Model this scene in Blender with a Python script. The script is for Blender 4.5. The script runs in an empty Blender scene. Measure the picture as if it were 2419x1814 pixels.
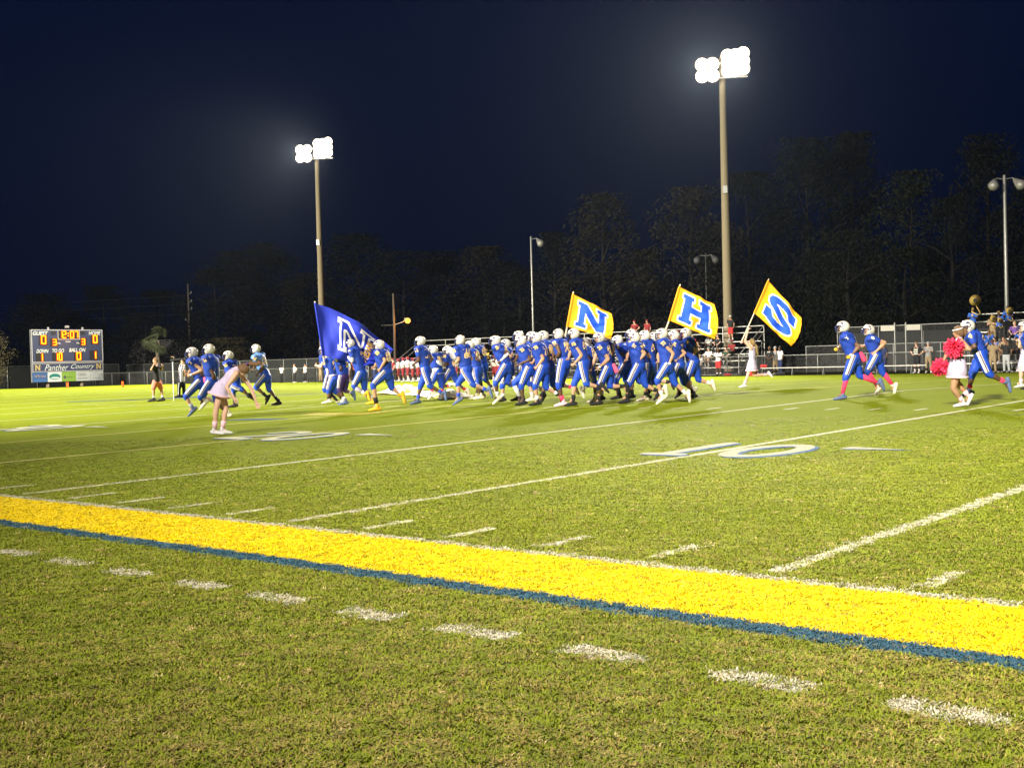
import bpy, bmesh, math, random
import numpy as np
from mathutils import Vector, Matrix, Euler
from mathutils.bvhtree import BVHTree
random.seed(7); RNG = np.random.default_rng(7)
S = bpy.context.scene
COL = S.collection
# ------------------------------------------------------------------ camera
cam_d = bpy.data.cameras.new('camera'); cam = bpy.data.objects.new('camera', cam_d); COL.objects.link(cam)
S.camera = cam
YAW, PITCH, ROLL = 0.7070607688580224, -0.01954182587870474, -0.027533227708206875
_f = Vector((-math.sin(YAW)*math.cos(PITCH), math.cos(YAW)*math.cos(PITCH), math.sin(PITCH)))
_r0 = Vector((math.cos(YAW), math.sin(YAW), 0)); _u0 = _r0.cross(_f)
_r = _r0*math.cos(ROLL) + _u0*math.sin(ROLL); _u = -_r0*math.sin(ROLL) + _u0*math.cos(ROLL)
CAMP = Vector((-1.0859, -6.3507, 1.3238))
cam.matrix_world = Matrix(((_r.x, _u.x, -_f.x, CAMP.x), (_r.y, _u.y, -_f.y, CAMP.y), (_r.z, _u.z, -_f.z, CAMP.z), (0, 0, 0, 1)))
cam_d.sensor_width = 36; cam_d.lens = 36*2822.61/2419; cam_d.clip_start = .1; cam_d.clip_end = 3000
# ------------------------------------------------------------------ night sky, exposure
W = bpy.data.worlds.new('World'); S.world = W; W.use_nodes = True
wt = W.node_tree; wt.nodes.clear()
wo = wt.nodes.new('ShaderNodeOutputWorld'); wb = wt.nodes.new('ShaderNodeBackground')
# the sun is well below the horizon: only the blue of a late dusk is left, a little lighter low down
tcw = wt.nodes.new('ShaderNodeTexCoord'); sxyz = wt.nodes.new('ShaderNodeSeparateXYZ'); rmp = wt.nodes.new('ShaderNodeValToRGB')
wt.links.new(tcw.outputs['Generated'], sxyz.inputs[0]); wt.links.new(sxyz.outputs['Z'], rmp.inputs[0])
el = rmp.color_ramp.elements; el[0].position = 0; el[0].color = (.0000, .0016, .0100, 1); el[1].position = .30; el[1].color = (.0000, .0026, .0180, 1)
wt.links.new(rmp.outputs[0], wb.inputs[0]); wt.links.new(wb.outputs[0], wo.inputs[0])
wb.inputs[1].default_value = 1.0
S.view_settings.view_transform = 'Standard'; S.view_settings.look = 'None'
S.view_settings.exposure = 0.18; S.view_settings.gamma = 1.0; S.view_settings.use_curve_mapping = False
S.cycles.use_denoising = True
S.cycles.max_bounces = 4; S.cycles.diffuse_bounces = 2; S.cycles.glossy_bounces = 2; S.cycles.transparent_max_bounces = 12
S.cycles.volume_bounces = 0; S.cycles.sample_clamp_indirect = 3; S.cycles.caustics_reflective = False
FLOOD_W = 215000.0         # power of one flood-light tower on the far side
NEAR_W = 330000.0          # the same for the aimed lamps of a tower on the near side
HAZE = 0.000036  # density of the haze added to make halos round the lamps

# ------------------------------------------------------------------ helpers
def V(*a): return Vector(a)
def zc(y):
    """crowned turf: height of the ground at distance y from the near sideline"""
    if y >= 48.8: return -.004
    return .01*min(max(y, 0), 24.4) - .01*max(0, y-24.4)
MATS = {}
def mat(name, rgb, rough=.75, metal=0., var=.12, scale=6., bump=0., spec=.3, bscale=40., emit=0., alpha=1., trans=0.):
    if name in MATS: return MATS[name]
    m = bpy.data.materials.new(name); m.use_nodes = True; nt = m.node_tree; b = nt.nodes['Principled BSDF']
    b.inputs['Roughness'].default_value = rough; b.inputs['Metallic'].default_value = metal
    b.inputs['Specular IOR Level'].default_value = spec
    tc = nt.nodes.new('ShaderNodeTexCoord'); no = nt.nodes.new('ShaderNodeTexNoise')
    no.inputs['Scale'].default_value = scale; no.inputs['Detail'].default_value = 4
    nt.links.new(tc.outputs['Object'], no.inputs['Vector'])
    mx = nt.nodes.new('ShaderNodeMix'); mx.data_type = 'RGBA'
    mx.inputs['A'].default_value = [max(0, c*(1-var)) for c in rgb]+[1]; mx.inputs['B'].default_value = [min(1, c*(1+var)) for c in rgb]+[1]
    nt.links.new(no.outputs['Fac'], mx.inputs['Factor']); nt.links.new(mx.outputs['Result'], b.inputs['Base Color'])
    if bump:
        n2 = nt.nodes.new('ShaderNodeTexNoise'); n2.inputs['Scale'].default_value = bscale; n2.inputs['Detail'].default_value = 3
        nt.links.new(tc.outputs['Object'], n2.inputs['Vector'])
        bp = nt.nodes.new('ShaderNodeBump'); bp.inputs['Strength'].default_value = bump; bp.inputs['Distance'].default_value = .03
        nt.links.new(n2.outputs['Fac'], bp.inputs['Height']); nt.links.new(bp.outputs[0], b.inputs['Normal'])
    if emit:
        b.inputs['Emission Color'].default_value = (*rgb, 1); b.inputs['Emission Strength'].default_value = emit
        m.cycles.emission_sampling = 'NONE'
    if trans: b.inputs['Transmission Weight'].default_value = trans
    if alpha < 1: b.inputs['Alpha'].default_value = alpha
    MATS[name] = m; return m
SM = {}
def link(o, parent=None):
    COL.objects.link(o)
    if parent is not None: o.parent = parent
    return o
def tag(o, label=None, cat=None, group=None, kind=None):
    if label: o['label'] = label
    if cat: o['category'] = cat
    if group: o['group'] = group
    if kind: o['kind'] = kind
    return o
def empty(name, loc, rz=0, label=None, cat=None, group=None):
    o = bpy.data.objects.new(name, None); o.location = loc; o.rotation_euler = (0, 0, rz); o.empty_display_size = .2
    COL.objects.link(o); return tag(o, label, cat, group)

class G:
    """collects vertices and faces"""
    def __init__(s): s.v = []; s.f = []; s.m = []
    def add(s, vs, fs, mi=0):
        b = len(s.v); s.v += [tuple(x) for x in vs]; s.f += [tuple(i+b for i in f) for f in fs]; s.m += [mi]*len(fs); return s
    def box(s, c, d, R=None, mi=0):
        vs = []
        for x in (-.5, .5):
            for y in (-.5, .5):
                for z in (-.5, .5):
                    p = Vector((x*d[0], y*d[1], z*d[2]))
                    if R is not None: p = R @ p
                    vs.append(p+Vector(c))
        return s.add(vs, [(0, 1, 3, 2), (4, 6, 7, 5), (0, 4, 5, 1), (2, 3, 7, 6), (0, 2, 6, 4), (1, 5, 7, 3)], mi)
    def tube(s, pts, rad, n=10, side=None, cap=True, mi=0):
        pts = [Vector(p) for p in pts]
        rad = [r if isinstance(r, (tuple, list)) else (r, r) for r in (rad if isinstance(rad, list) else [rad]*len(pts))]
        tg = []
        for i in range(len(pts)):
            a = pts[max(0, i-1)]; b = pts[min(len(pts)-1, i+1)]; t = (b-a)
            tg.append(t.normalized() if t.length > 1e-6 else Vector((0, 0, 1)))
        u = Vector(side) if side is not None else (Vector((0, 0, 1)) if abs(tg[0].z) < .9 else Vector((1, 0, 0)))
        rings = []
        P2 = [(p, t, r) for p, t, r in zip(pts, tg, rad)]
        if cap:
            p, t, r = P2[0]; k = min(r)
            P2.insert(0, (p-t*k*.6, t, (r[0]*.72, r[1]*.72)))
            p, t, r = P2[-1]; k = min(r)
            P2.append((p+t*k*.6, t, (r[0]*.72, r[1]*.72)))
        vs = []; fs = []
        for p, t, r in P2:
            u = (u - t*u.dot(t))
            u = u.normalized() if u.length > 1e-5 else t.orthogonal().normalized()
            w = t.cross(u)
            for k in range(n):
                a = 2*math.pi*k/n
                vs.append(p+u*math.cos(a)*r[0]+w*math.sin(a)*r[1])
        m = len(P2)
        for i in range(m-1):
            for k in range(n):
                a = i*n+k; b = i*n+(k+1) % n
                fs.append((a, b, b+n, a+n))
        if cap:
            p, t, r = P2[0]; vs.append(p-t*min(r)*.45); c = len(vs)-1
            for k in range(n): fs.append((c, (k+1) % n, k))
            p, t, r = P2[-1]; vs.append(p+t*min(r)*.45); c = len(vs)-1; o = (m-1)*n
            for k in range(n): fs.append((c, o+k, o+(k+1) % n))
        else:
            fs.append(tuple(range(n-1, -1, -1))); o = (m-1)*n; fs.append(tuple(range(o, o+n)))
        return s.add(vs, fs, mi)
    def ell(s, c, r, ax=None, n=10, m=7, mi=0):
        ax = ax or (Vector((1, 0, 0)), Vector((0, 1, 0)), Vector((0, 0, 1)))
        c = Vector(c); vs = [c-ax[2]*r[2]]; fs = []
        for i in range(1, m):
            th = math.pi*i/m-math.pi/2
            for k in range(n):
                a = 2*math.pi*k/n
                vs.append(c+ax[0]*r[0]*math.cos(th)*math.cos(a)+ax[1]*r[1]*math.cos(th)*math.sin(a)+ax[2]*r[2]*math.sin(th))
        vs.append(c+ax[2]*r[2])
        for k in range(n): fs.append((0, 1+(k+1) % n, 1+k))
        for i in range(m-2):
            for k in range(n):
                a = 1+i*n+k; b = 1+i*n+(k+1) % n
                fs.append((a, b, b+n, a+n))
        t = len(vs)-1; o = 1+(m-2)*n
        for k in range(n): fs.append((t, o+k, o+(k+1) % n))
        return s.add(vs, fs, mi)
    def mesh(s, name='mesh', smooth=False):
        me = bpy.data.meshes.new(name); me.from_pydata(s.v, [], s.f)
        if any(s.m): me.polygons.foreach_set('material_index', s.m)
        if smooth: me.polygons.foreach_set('use_smooth', [True]*len(me.polygons))
        me.update(); return me
def obj(name, g, m, parent=None, smooth=False, loc=None):
    me = g if isinstance(g, bpy.types.Mesh) else g.mesh(name, smooth)
    if not len(me.materials):
        for x in (m if isinstance(m, (list, tuple)) else [m]): me.materials.append(x)
    o = bpy.data.objects.new(name, me)
    if loc is not None: o.location = loc
    return link(o, parent)
def copy_tree(o, parent=None):
    c = o.copy(); COL.objects.link(c)
    if parent is not None: c.parent = parent
    for ch in list(o.children): copy_tree(ch, c)
    return c

# ------------------------------------------------------------------ lettering (built-in font -> mesh), made once
TXT = {}
def need_text(strings):
    tmp = []
    for key in strings:
        if key in TXT: continue
        t, off, shear = key
        cu = bpy.data.curves.new('t', 'FONT'); cu.body = t; cu.align_x = 'CENTER'; cu.align_y = 'CENTER'; cu.offset = off; cu.shear = shear
        cu.resolution_u = 3; cu.fill_mode = 'FRONT' if hasattr(cu, 'fill_mode') else cu.fill_mode
        o = bpy.data.objects.new('t', cu); COL.objects.link(o); tmp.append((key, o))
    bpy.context.view_layer.update(); dg = bpy.context.evaluated_depsgraph_get()
    for key, o in tmp:
        me = bpy.data.meshes.new_from_object(o.evaluated_get(dg))
        co = np.array([v.co[:2] for v in me.vertices]) if len(me.vertices) else np.zeros((1, 2))
        lo, hi = co.min(0), co.max(0)
        s = 1/max(hi[1]-lo[1], 1e-6); cx, cy = (lo+hi)/2
        TXT[key] = ([((v.co.x-cx)*s, (v.co.y-cy)*s) for v in me.vertices], [tuple(p.vertices) for p in me.polygons], (hi[0]-lo[0])*s)
        cu = o.data; bpy.data.objects.remove(o); bpy.data.curves.remove(cu); bpy.data.meshes.remove(me)
def text_geo(key, height, width=None):
    vs, fs, w = TXT[key]
    sx = height if width is None else width/w
    return [(x*sx, y*height) for x, y in vs], fs

# block letters with slab serifs on a unit square, for flags, numbers and logos
N_BLOCK = [(0, 0), (.34, 0), (.34, .16), (.27, .16), (.27, .62), (.70, 0), (.93, 0), (.93, .84), (1, .84), (1, 1), (.66, 1), (.66, .84), (.73, .84), (.73, .40), (.31, 1), (0, 1), (0, .84), (.07, .84), (.07, .16), (0, .16)]
H_BLOCK = [(0, 0), (.4, 0), (.4, .16), (.32, .16), (.32, .40), (.68, .40), (.68, .16), (.6, .16), (.6, 0), (1, 0), (1, .16), (.93, .16), (.93, .84), (1, .84), (1, 1), (.6, 1), (.6, .84), (.68, .84), (.68, .62), (.32, .62), (.32, .84), (.4, .84), (.4, 1), (0, 1), (0, .84), (.07, .84), (.07, .16), (0, .16)]
def dist_poly(px, py, poly):
    """signed distance (negative inside) of points to a polygon"""
    px = np.asarray(px, float); py = np.asarray(py, float)
    d = np.full(px.shape, 1e9); ins = np.zeros(px.shape, bool); n = len(poly)
    for i in range(n):
        ax, ay = poly[i]; bx, by = poly[(i+1) % n]
        ex, ey = bx-ax, by-ay; L = ex*ex+ey*ey+1e-12
        t = np.clip(((px-ax)*ex+(py-ay)*ey)/L, 0, 1)
        d = np.minimum(d, (px-ax-t*ex)**2+(py-ay-t*ey)**2)
        c = ((ay > py) != (by > py)) & (px < (bx-ax)*(py-ay)/(by-ay+1e-12)+ax)
        ins ^= c
    d = np.sqrt(d); return np.where(ins, -d, d)
def dist_stroke(px, py, pts, hw):
    px = np.asarray(px, float); py = np.asarray(py, float); d = np.full(px.shape, 1e9)
    for (ax, ay), (bx, by) in zip(pts[:-1], pts[1:]):
        ex, ey = bx-ax, by-ay; t = np.clip(((px-ax)*ex+(py-ay)*ey)/(ex*ex+ey*ey+1e-12), 0, 1)
        d = np.minimum(d, np.hypot(px-ax-t*ex, py-ay-t*ey))
    return d-hw
S_PTS = [(.5+.37*math.cos(a), .735+.165*math.sin(a)) for a in np.linspace(.25, 3.9, 16)] + [(.5+.37*math.cos(a), .265+.165*math.sin(a)) for a in np.linspace(1.0, -2.95, 18)]
def dist_S(px, py):
    d = dist_stroke(px, py, S_PTS, .115)
    d = np.minimum(d, dist_poly(px, py, [(.8, .58), (1, .58), (1, .92), (.88, .92), (.72, .74)]))
    return np.minimum(d, dist_poly(px, py, [(0, .08), (.12, .08), (.28, .26), (.2, .42), (0, .42)]))

# ------------------------------------------------------------------ turf: colours, markings
YD = .9144
def jit(x, y, f, a):
    return a*(np.sin(x*f*1.3+np.sin(y*f*2.1)*1.7)+np.sin(y*f*1.9+np.sin(x*f*1.7)*2.3))*.5
DIG0 = lambda px, py, cx, cy, w, h, t: np.abs(np.hypot((px-cx)/(w/2-t/2), (py-cy)/(h/2-t/2))-1)*min(w, h)/2 < t*.5
FIELD_NUM = [(-10, '1', '0'), (-20, '2', '0'), (-30, '3', '0'), (-40, '4', '0'), (-50, '5', '0')]
def glyph_d(ch, u, v):
    """distance (m) to the middle line of a painted digit, cell 1.2 x 1.83 m with origin at its bottom left"""
    t = .135
    if ch == '1':
        return np.minimum(dist_stroke(u, v, [(.66, .0+t), (.66, 1.83-t)], t), dist_stroke(u, v, [(.36, t*.8), (.96, t*.8)], t*.8))
    if ch == '0': P = [(.6+.44*math.cos(a), .915+.75*math.sin(a)) for a in np.linspace(0, 2*math.pi, 22)]
    elif ch == '2': P = [(.16, 1.3)]+[(.6+.42*math.cos(a), 1.3+.36*math.sin(a)) for a in np.linspace(3.0, -.6, 12)]+[(.16, .17), (1.06, .17)]
    elif ch == '3': P = [(.6+.4*math.cos(a), 1.3+.36*math.sin(a)) for a in np.linspace(2.9, -1.5, 12)]+[(.6+.42*math.cos(a), .53+.38*math.sin(a)) for a in np.linspace(1.5, -2.9, 12)]
    elif ch == '4': P = [(.8, .15), (.8, 1.68), (.15, .6), (1.1, .6)]
    else: P = [(1.05, 1.67), (.25, 1.67), (.2, 1.0)]+[(.55+.48*math.cos(a), .62+.46*math.sin(a)) for a in np.linspace(2.0, -2.7, 12)]
    return dist_stroke(u, v, P, t)
def numbers_at(x, y):
    """distance to white paint and to blue shadow of the near row of yard numbers"""
    d = np.full(np.shape(x), 9.); db = np.full(np.shape(x), 9.)
    for n, a, b in FIELD_NUM:
        for ch, ox in ((a, n*YD-1.0), (b, n*YD+.08)):
            sel = (np.abs(x-ox-.6) < 1.4) & (np.abs(y-7.4) < 1.6)
            if not sel.any(): continue
            d[sel] = np.minimum(d[sel], glyph_d(ch, (x[sel]-ox)/.82, (y[sel]-6.46)/1.06)); db[sel] = np.minimum(db[sel], glyph_d(ch, (x[sel]-ox-.12)/.82, (y[sel]-6.46+.12)/1.06))
        sel = (np.abs(x-n*YD-1.9) < 1.2) & (np.abs(y-8.1) < .8)
        if sel.any():
            tri = [(n*YD+1.32, 7.90), (n*YD+1.32, 8.24), (n*YD+2.15, 8.06)]
            d[sel] = np.minimum(d[sel], dist_poly(x[sel], y[sel], tri)); db[sel] = np.minimum(db[sel], dist_poly(x[sel]-.1, y[sel]+.06, tri))
    return d, db
LOGO = [(-24.1, 12.5), (-23.2, 12.55), (-22.2, 12.85), (-22.5, 14.2), (-23.2, 13.5), (-24.5, 13.5)]
def paint(x, y):
    """0 bare turf, 1 white, 2 yellow, 3 blue: the paint on the grass at ground points"""
    j = jit(x, y, 9., .012)+RNG.normal(0, .016, np.shape(x)); yy = y+j; xx = x+j
    c = np.zeros(np.shape(x), int)
    inn = (y > .1) & (y < 48.7)
    k = np.round(x/(5*YD))*5*YD
    c[inn & (np.abs(xx-k) < .055)] = 1
    k1 = np.round(x/YD)*YD
    tick = (np.abs(xx-k1) < .05) & (((yy > .14) & (yy < .68)) | (np.abs(yy-16.26) < .3) | (np.abs(yy-32.5) < .3))
    c[tick] = 1
    d, db = numbers_at(x, y)
    c[(db+j < 0)] = 3; c[(d+j < 0)] = 1
    c[dist_poly(x, y, LOGO)+j < 0] = 2
    c[(yy < 0.0) & (yy > -.12)] = 1; c[(yy <= -.12) & (yy > -1.14)] = 2; c[(yy <= -1.14) & (yy > -1.34)] = 3
    ph = ((x+9.84) % .768)
    c[(ph+j < .43) & (ph+j > 0.01) & (np.abs(yy+2.07) < .074)] = 1
    return c
# ------------------------------------------------------------------ ground
def grass_mat(name, c1, c2, c3, leaf=False):
    m = bpy.data.materials.new(name); m.use_nodes = True; nt = m.node_tree; b = nt.nodes['Principled BSDF']
    b.inputs['Roughness'].default_value = .9; b.inputs['Specular IOR Level'].default_value = .03
    geo = nt.nodes.new('ShaderNodeNewGeometry')
    def noise(sc, det, rough=.6):
        n = nt.nodes.new('ShaderNodeTexNoise'); n.inputs['Scale'].default_value = sc; n.inputs['Detail'].default_value = det; n.inputs['Roughness'].default_value = rough
        nt.links.new(geo.outputs['Position'], n.inputs['Vector']); return n
    def mix(f, a, bb):
        x = nt.nodes.new('ShaderNodeMix'); x.data_type = 'RGBA'
        nt.links.new(f, x.inputs['Factor'])
        for s, v in (('A', a), ('B', bb)):
            if isinstance(v, tuple): x.inputs[s].default_value = (*v, 1)
            else: nt.links.new(v, x.inputs[s])
        return x.outputs['Result']
    def ramp(f, lo, hi):
        r = nt.nodes.new('ShaderNodeMapRange'); r.inputs['From Min'].default_value = lo; r.inputs['From Max'].default_value = hi
        nt.links.new(f, r.inputs['Value']); return r.outputs[0]
    n1 = noise(.35, 5); n2 = noise(9, 5, .7); n3 = noise(70, 3)
    a = mix(ramp(n1.outputs['Fac'], .35, .65), c1, c2)
    a = mix(ramp(n2.outputs['Fac'], .52, .75), a, c3)
    dk = tuple(v*.45 for v in c1)
    a = mix(ramp(n3.outputs['Fac'], .55, .3), a, dk)
    nt.links.new(a, b.inputs['Base Color'])
    bp = nt.nodes.new('ShaderNodeBump'); bp.inputs['Strength'].default_value = .9; bp.inputs['Distance'].default_value = .04
    nb = noise(28, 5, .75); nt.links.new(nb.outputs['Fac'], bp.inputs['Height']); nt.links.new(bp.outputs[0], b.inputs['Normal'])
    return m
TURF = grass_mat('turf_green', (.215, .275, .011), (.245, .290, .013), (.255, .260, .024))
ROUGH = grass_mat('rough_grass', (.040, .045, .014), (.055, .050, .020), (.07, .055, .03))
def strip_mesh(x0, x1, ys, dz=0., nx=1):
    vs = []; fs = []
    for y in ys:
        for i in range(nx+1): vs.append((x0+(x1-x0)*i/nx, y, zc(y)+dz))
    for j in range(len(ys)-1):
        for i in range(nx):
            a = j*(nx+1)+i; fs.append((a, a+1, a+nx+2, a+nx+1))
    me = bpy.data.meshes.new('strip'); me.from_pydata(vs, [], fs); me.update(); return me
def sheet(name, me, m, label=None):
    for x in (m if isinstance(m, list) else [m]): me.materials.append(x)
    o = bpy.data.objects.new(name, me); COL.objects.link(o); o['kind'] = 'structure'
    if label: o['label'] = label
    return o
sheet('ground', strip_mesh(-900, 900, [-900, -.01, 58.6, 900], -.03), ROUGH)
# the rough ground lies 3 cm lower, so raise nothing over the crowned field
bpy.data.objects['ground'].location.z = -.012
ys = [-26, -8, -4, -2, -1, 0]+[i*1.5 for i in range(1, 16)]+[24.4]+[26+i*1.5 for i in range(0, 15)]+[48.8, 52, 57.9]
sheet('playing_field', strip_mesh(-104, 30, sorted(set(ys)), 0.), TURF)
def paint_mat(name, c, g, amount=.5, fine=55.):
    m = bpy.data.materials.new(name); m.use_nodes = True; nt = m.node_tree; b = nt.nodes['Principled BSDF']
    b.inputs['Roughness'].default_value = .8; b.inputs['Specular IOR Level'].default_value = .15
    geo = nt.nodes.new('ShaderNodeNewGeometry'); n = nt.nodes.new('ShaderNodeTexNoise'); n.inputs['Scale'].default_value = fine; n.inputs['Detail'].default_value = 4; n.inputs['Roughness'].default_value = .7
    nt.links.new(geo.outputs['Position'], n.inputs['Vector'])
    r = nt.nodes.new('ShaderNodeMapRange'); r.inputs['From Min'].default_value = amount+.16; r.inputs['From Max'].default_value = amount-.1
    nt.links.new(n.outputs['Fac'], r.inputs['Value'])
    x = nt.nodes.new('ShaderNodeMix'); x.data_type = 'RGBA'; x.inputs['A'].default_value = (*g, 1); x.inputs['B'].default_value = (*c, 1)
    nt.links.new(r.outputs[0], x.inputs['Factor']); nt.links.new(x.outputs['Result'], b.inputs['Base Color'])
    bp = nt.nodes.new('ShaderNodeBump'); bp.inputs['Strength'].default_value = .7; bp.inputs['Distance'].default_value = .03
    nt.links.new(n.outputs['Fac'], bp.inputs['Height']); nt.links.new(bp.outputs[0], b.inputs['Normal'])
    return m
gg = (.12, .14, .03)
WHITE_P = paint_mat('white_line_paint', (.42, .39, .29), gg, .56); YEL_P = paint_mat('yellow_turf_paint', (.66, .49, .005), (.44, .36, .012), .62)
BLUE_P = paint_mat('blue_turf_paint', (.032, .082, .12), (.05, .09, .07), .6); LINE_P = paint_mat('faded_line_paint', (.60, .58, .36), gg, .60)
YLINE_P = paint_mat('yellowed_line_paint', (.64, .60, .17), gg, .60)
sheet('sideline_stripe', strip_mesh(-96, 12, [-.12, 0], .004), WHITE_P, 'thin white sideline stripe painted along the yellow band')
sheet('sideline_band', strip_mesh(-96, 12, [-1.14, -.12], .004), YEL_P, 'wide yellow band painted along the near sideline')
sheet('border_stripe', strip_mesh(-96, 12, [-1.34, -1.14], .004), BLUE_P, 'blue stripe bordering the yellow band')
lys = [.12]+[i*2. for i in range(1, 13)]+[24.4]+[26+i*2 for i in range(0, 12)]+[48.7]
for n in range(0, 21):
    sheet('yard_line', strip_mesh(-n*5*YD-.055, -n*5*YD+.055, lys, .005), YLINE_P if n in (4, 5) else LINE_P)
for n in range(1, 60):
    if n % 5 == 0: continue
    x = -n*YD
    if n < 24: sheet('hash_mark', strip_mesh(x-.05, x+.05, [.14, .68], .005), LINE_P)
    if n < 45: sheet('hash_mark', strip_mesh(x-.05, x+.05, [15.96, 16.56], .005), LINE_P)
for k in range(-4, 22):
    x = -9.84+.768*k
    sheet('sideline_dash', strip_mesh(x+.01, x+.43, [-2.155, -1.985], .005), WHITE_P)
def number_sheet(n):
    x0 = n*YD-1.4; xs = np.arange(0, 4.2, .024)+x0; yy = np.arange(6.3, 8.5, .024)
    X, Y = np.meshgrid(xs, yy); d, db = numbers_at(X.ravel(), Y.ravel()); lev = np.where(d < 0, 1, np.where(db < 0, 2, 0))
    g = G(); idx = {}
    for i in np.nonzero(lev)[0]:
        x, y = X.ravel()[i], Y.ravel()[i]; h = .012
        g.add([(x-h, y-h, zc(y-h)+.008), (x+h, y-h, zc(y-h)+.008), (x+h, y+h, zc(y+h)+.008), (x-h, y+h, zc(y+h)+.008)], [(0, 1, 2, 3)], int(lev[i])-1)
    sheet('yard_number', g.mesh(), [WHITE_P if n > -15 else LINE_P, paint_mat('blue_number_shade', (.02, .09, .22), gg, .58)], 'white yard number %d painted on the turf with blue shade' % abs(n))
for n in (-10, -20, -30): number_sheet(n)
g = G(); g.add([(x, y, zc(y)+.006) for x, y in LOGO], [(0, 1, 2, 3, 4, 5)])
sheet('midfield_logo', g.mesh(), paint_mat('worn_yellow_paint', (.50, .42, .03), gg, .50), 'yellow school letter painted near the hash marks')
for pts in ([(-24.6, 10.4), (-23.2, 10.9), (-23.0, 11.4), (-24.3, 11.2)], [(-44.5, 17.6), (-40.6, 21.2), (-40.9, 21.8), (-44.9, 18.2)], [(-40.6, 21.2), (-37, 24.0), (-37.2, 24.4), (-40.9, 21.8)], [(-43.2, 19.2), (-42.4, 19.2), (-41.2, 21.9), (-42, 21.9)]):
    g = G(); g.add([(x, y, zc(y)+.007) for x, y in pts], [(0, 1, 2, 3)]); sheet('turf_lettering', g.mesh(), BLUE_P)

# ------------------------------------------------------------------ grass blades near the camera (instanced clumps, one stuff object)
SRC = bpy.data.collections.new('blade_sources')
def blade_mat():
    m = bpy.data.materials.new('grass_blades'); m.use_nodes = True; nt = m.node_tree; b = nt.nodes['Principled BSDF']
    b.inputs['Roughness'].default_value = .7; b.inputs['Specular IOR Level'].default_value = .10
    at = nt.nodes.new('ShaderNodeAttribute'); at.attribute_type = 'INSTANCER'; at.attribute_name = 'col'
    ge = nt.nodes.new('ShaderNodeNewGeometry')
    hs = nt.nodes.new('ShaderNodeHueSaturation'); hs.inputs['Saturation'].default_value = 1
    mr = nt.nodes.new('ShaderNodeMapRange'); mr.inputs['To Min'].default_value = .74; mr.inputs['To Max'].default_value = 1.26
    nt.links.new(ge.outputs['Random Per Island'], mr.inputs['Value']); nt.links.new(mr.outputs[0], hs.inputs['Value'])
    nt.links.new(at.outputs['Color'], hs.inputs['Color']); nt.links.new(hs.outputs[0], b.inputs['Base Color'])
    return m
BM = blade_mat()
for q in range(6):
    g = G()
    for i in range(16):
        a = random.uniform(0, 6.28); r = random.uniform(0, .035); h = random.uniform(.007, .017); w = random.uniform(.0016, .0030)
        p = V(r*math.cos(a), r*math.sin(a), 0); d = random.uniform(0, 6.28); t = V(math.cos(d), math.sin(d), 0); sd = V(-t.y, t.x, 0)*w
        l = random.uniform(.4, 1.6)
        p1 = p+V(0, 0, h*.65)+t*h*.3*l; p2 = p+V(0, 0, h*random.uniform(.75, 1.05))+t*h*.95*l
        g.add([p-sd, p+sd, p1+sd*.8, p1-sd*.8, p2], [(0, 1, 2, 3), (3, 2, 4)])
    me = g.mesh('clump'); me.materials.append(BM); SRC.objects.link(bpy.data.objects.new('clump%d' % q, me))
fx, fy, rx, ry = -math.sin(YAW), math.cos(YAW), math.cos(YAW), math.sin(YAW)
PX = []; PD = []
for d0, d1, dens in ((3.3, 6, 2100), (6, 9, 1600), (9, 12, 1000), (12, 15, 520), (15, 18, 220), (18, 22, 70)):
    area = (d1*d1-d0*d0)*.46; n = int(area*dens)
    d = np.sqrt(RNG.uniform(d0*d0, d1*d1, n)); l = RNG.uniform(-.46, .46, n)*d
    PX.append(np.stack([CAMP.x+fx*d+rx*l, CAMP.y+fy*d+ry*l], 1)); PD.append(d)
PX = np.concatenate(PX); PD = np.concatenate(PD); n = len(PX)
px, py = PX[:, 0], PX[:, 1]; cl = paint(px, py)
pz = np.where(py >= 48.8, -.004, .01*np.clip(py, 0, 24.4)-.01*np.maximum(0, py-24.4))
big = .5+.5*np.sin(px*.9+np.sin(py*1.3)*2)*np.sin(py*1.1+np.sin(px*.8)*2); mid = .5+.5*np.sin(px*7+np.sin(py*6)*2.2)*np.sin(py*8+np.sin(px*5)*2)
near = np.clip((9-PD)/6, 0, 1)
G1, G2, DRY = np.array([.126, .155, .012]), np.array([.160, .178, .015]), np.array([.245, .190, .052])
col = G1+(G2-G1)*np.clip(big*.7+RNG.normal(.2, .25, n), 0, 1)[:, None]
dry = (RNG.random(n) < (.05+.30*near+.22*near*(mid > .62)))
col[dry] = DRY*RNG.uniform(.5, 1.15, dry.sum())[:, None]
col = col*(.86+.20*mid)[:, None]*RNG.uniform(.84, 1.14, n)[:, None]
col = col*(1.10+.28*np.clip((PD-8)/10, 0, 1))[:, None]; straw = RNG.random(n) < .007; col[straw] = [.48, .36, .17]  # blade colour raised with distance, in place of stronger light on mid field
PC = {1: [.46, .42, .33], 2: [.68, .50, .005], 3: [.032, .085, .125]}
for k, c in PC.items():
    q = (cl == k) & (RNG.random(n) < (.95 if k > 1 else .66)); col[q] = np.array(c)*RNG.uniform(.78, 1.12, q.sum())[:, None]
sc = RNG.uniform(.75, 1.35, n)*(1+np.clip((PD-9)/16, 0, .7))*(1+.25*mid)
me = bpy.data.meshes.new('grass'); me.vertices.add(n)
me.vertices.foreach_set('co', np.stack([px, py, pz], 1).ravel())
A = me.attributes.new('col', 'FLOAT_COLOR', 'POINT'); A.data.foreach_set('color', np.concatenate([col, np.ones((n, 1))], 1).ravel())
A = me.attributes.new('rot', 'FLOAT_VECTOR', 'POINT'); A.data.foreach_set('vector', np.stack([np.zeros(n), np.zeros(n), RNG.uniform(0, 6.28, n)], 1).ravel())
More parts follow.
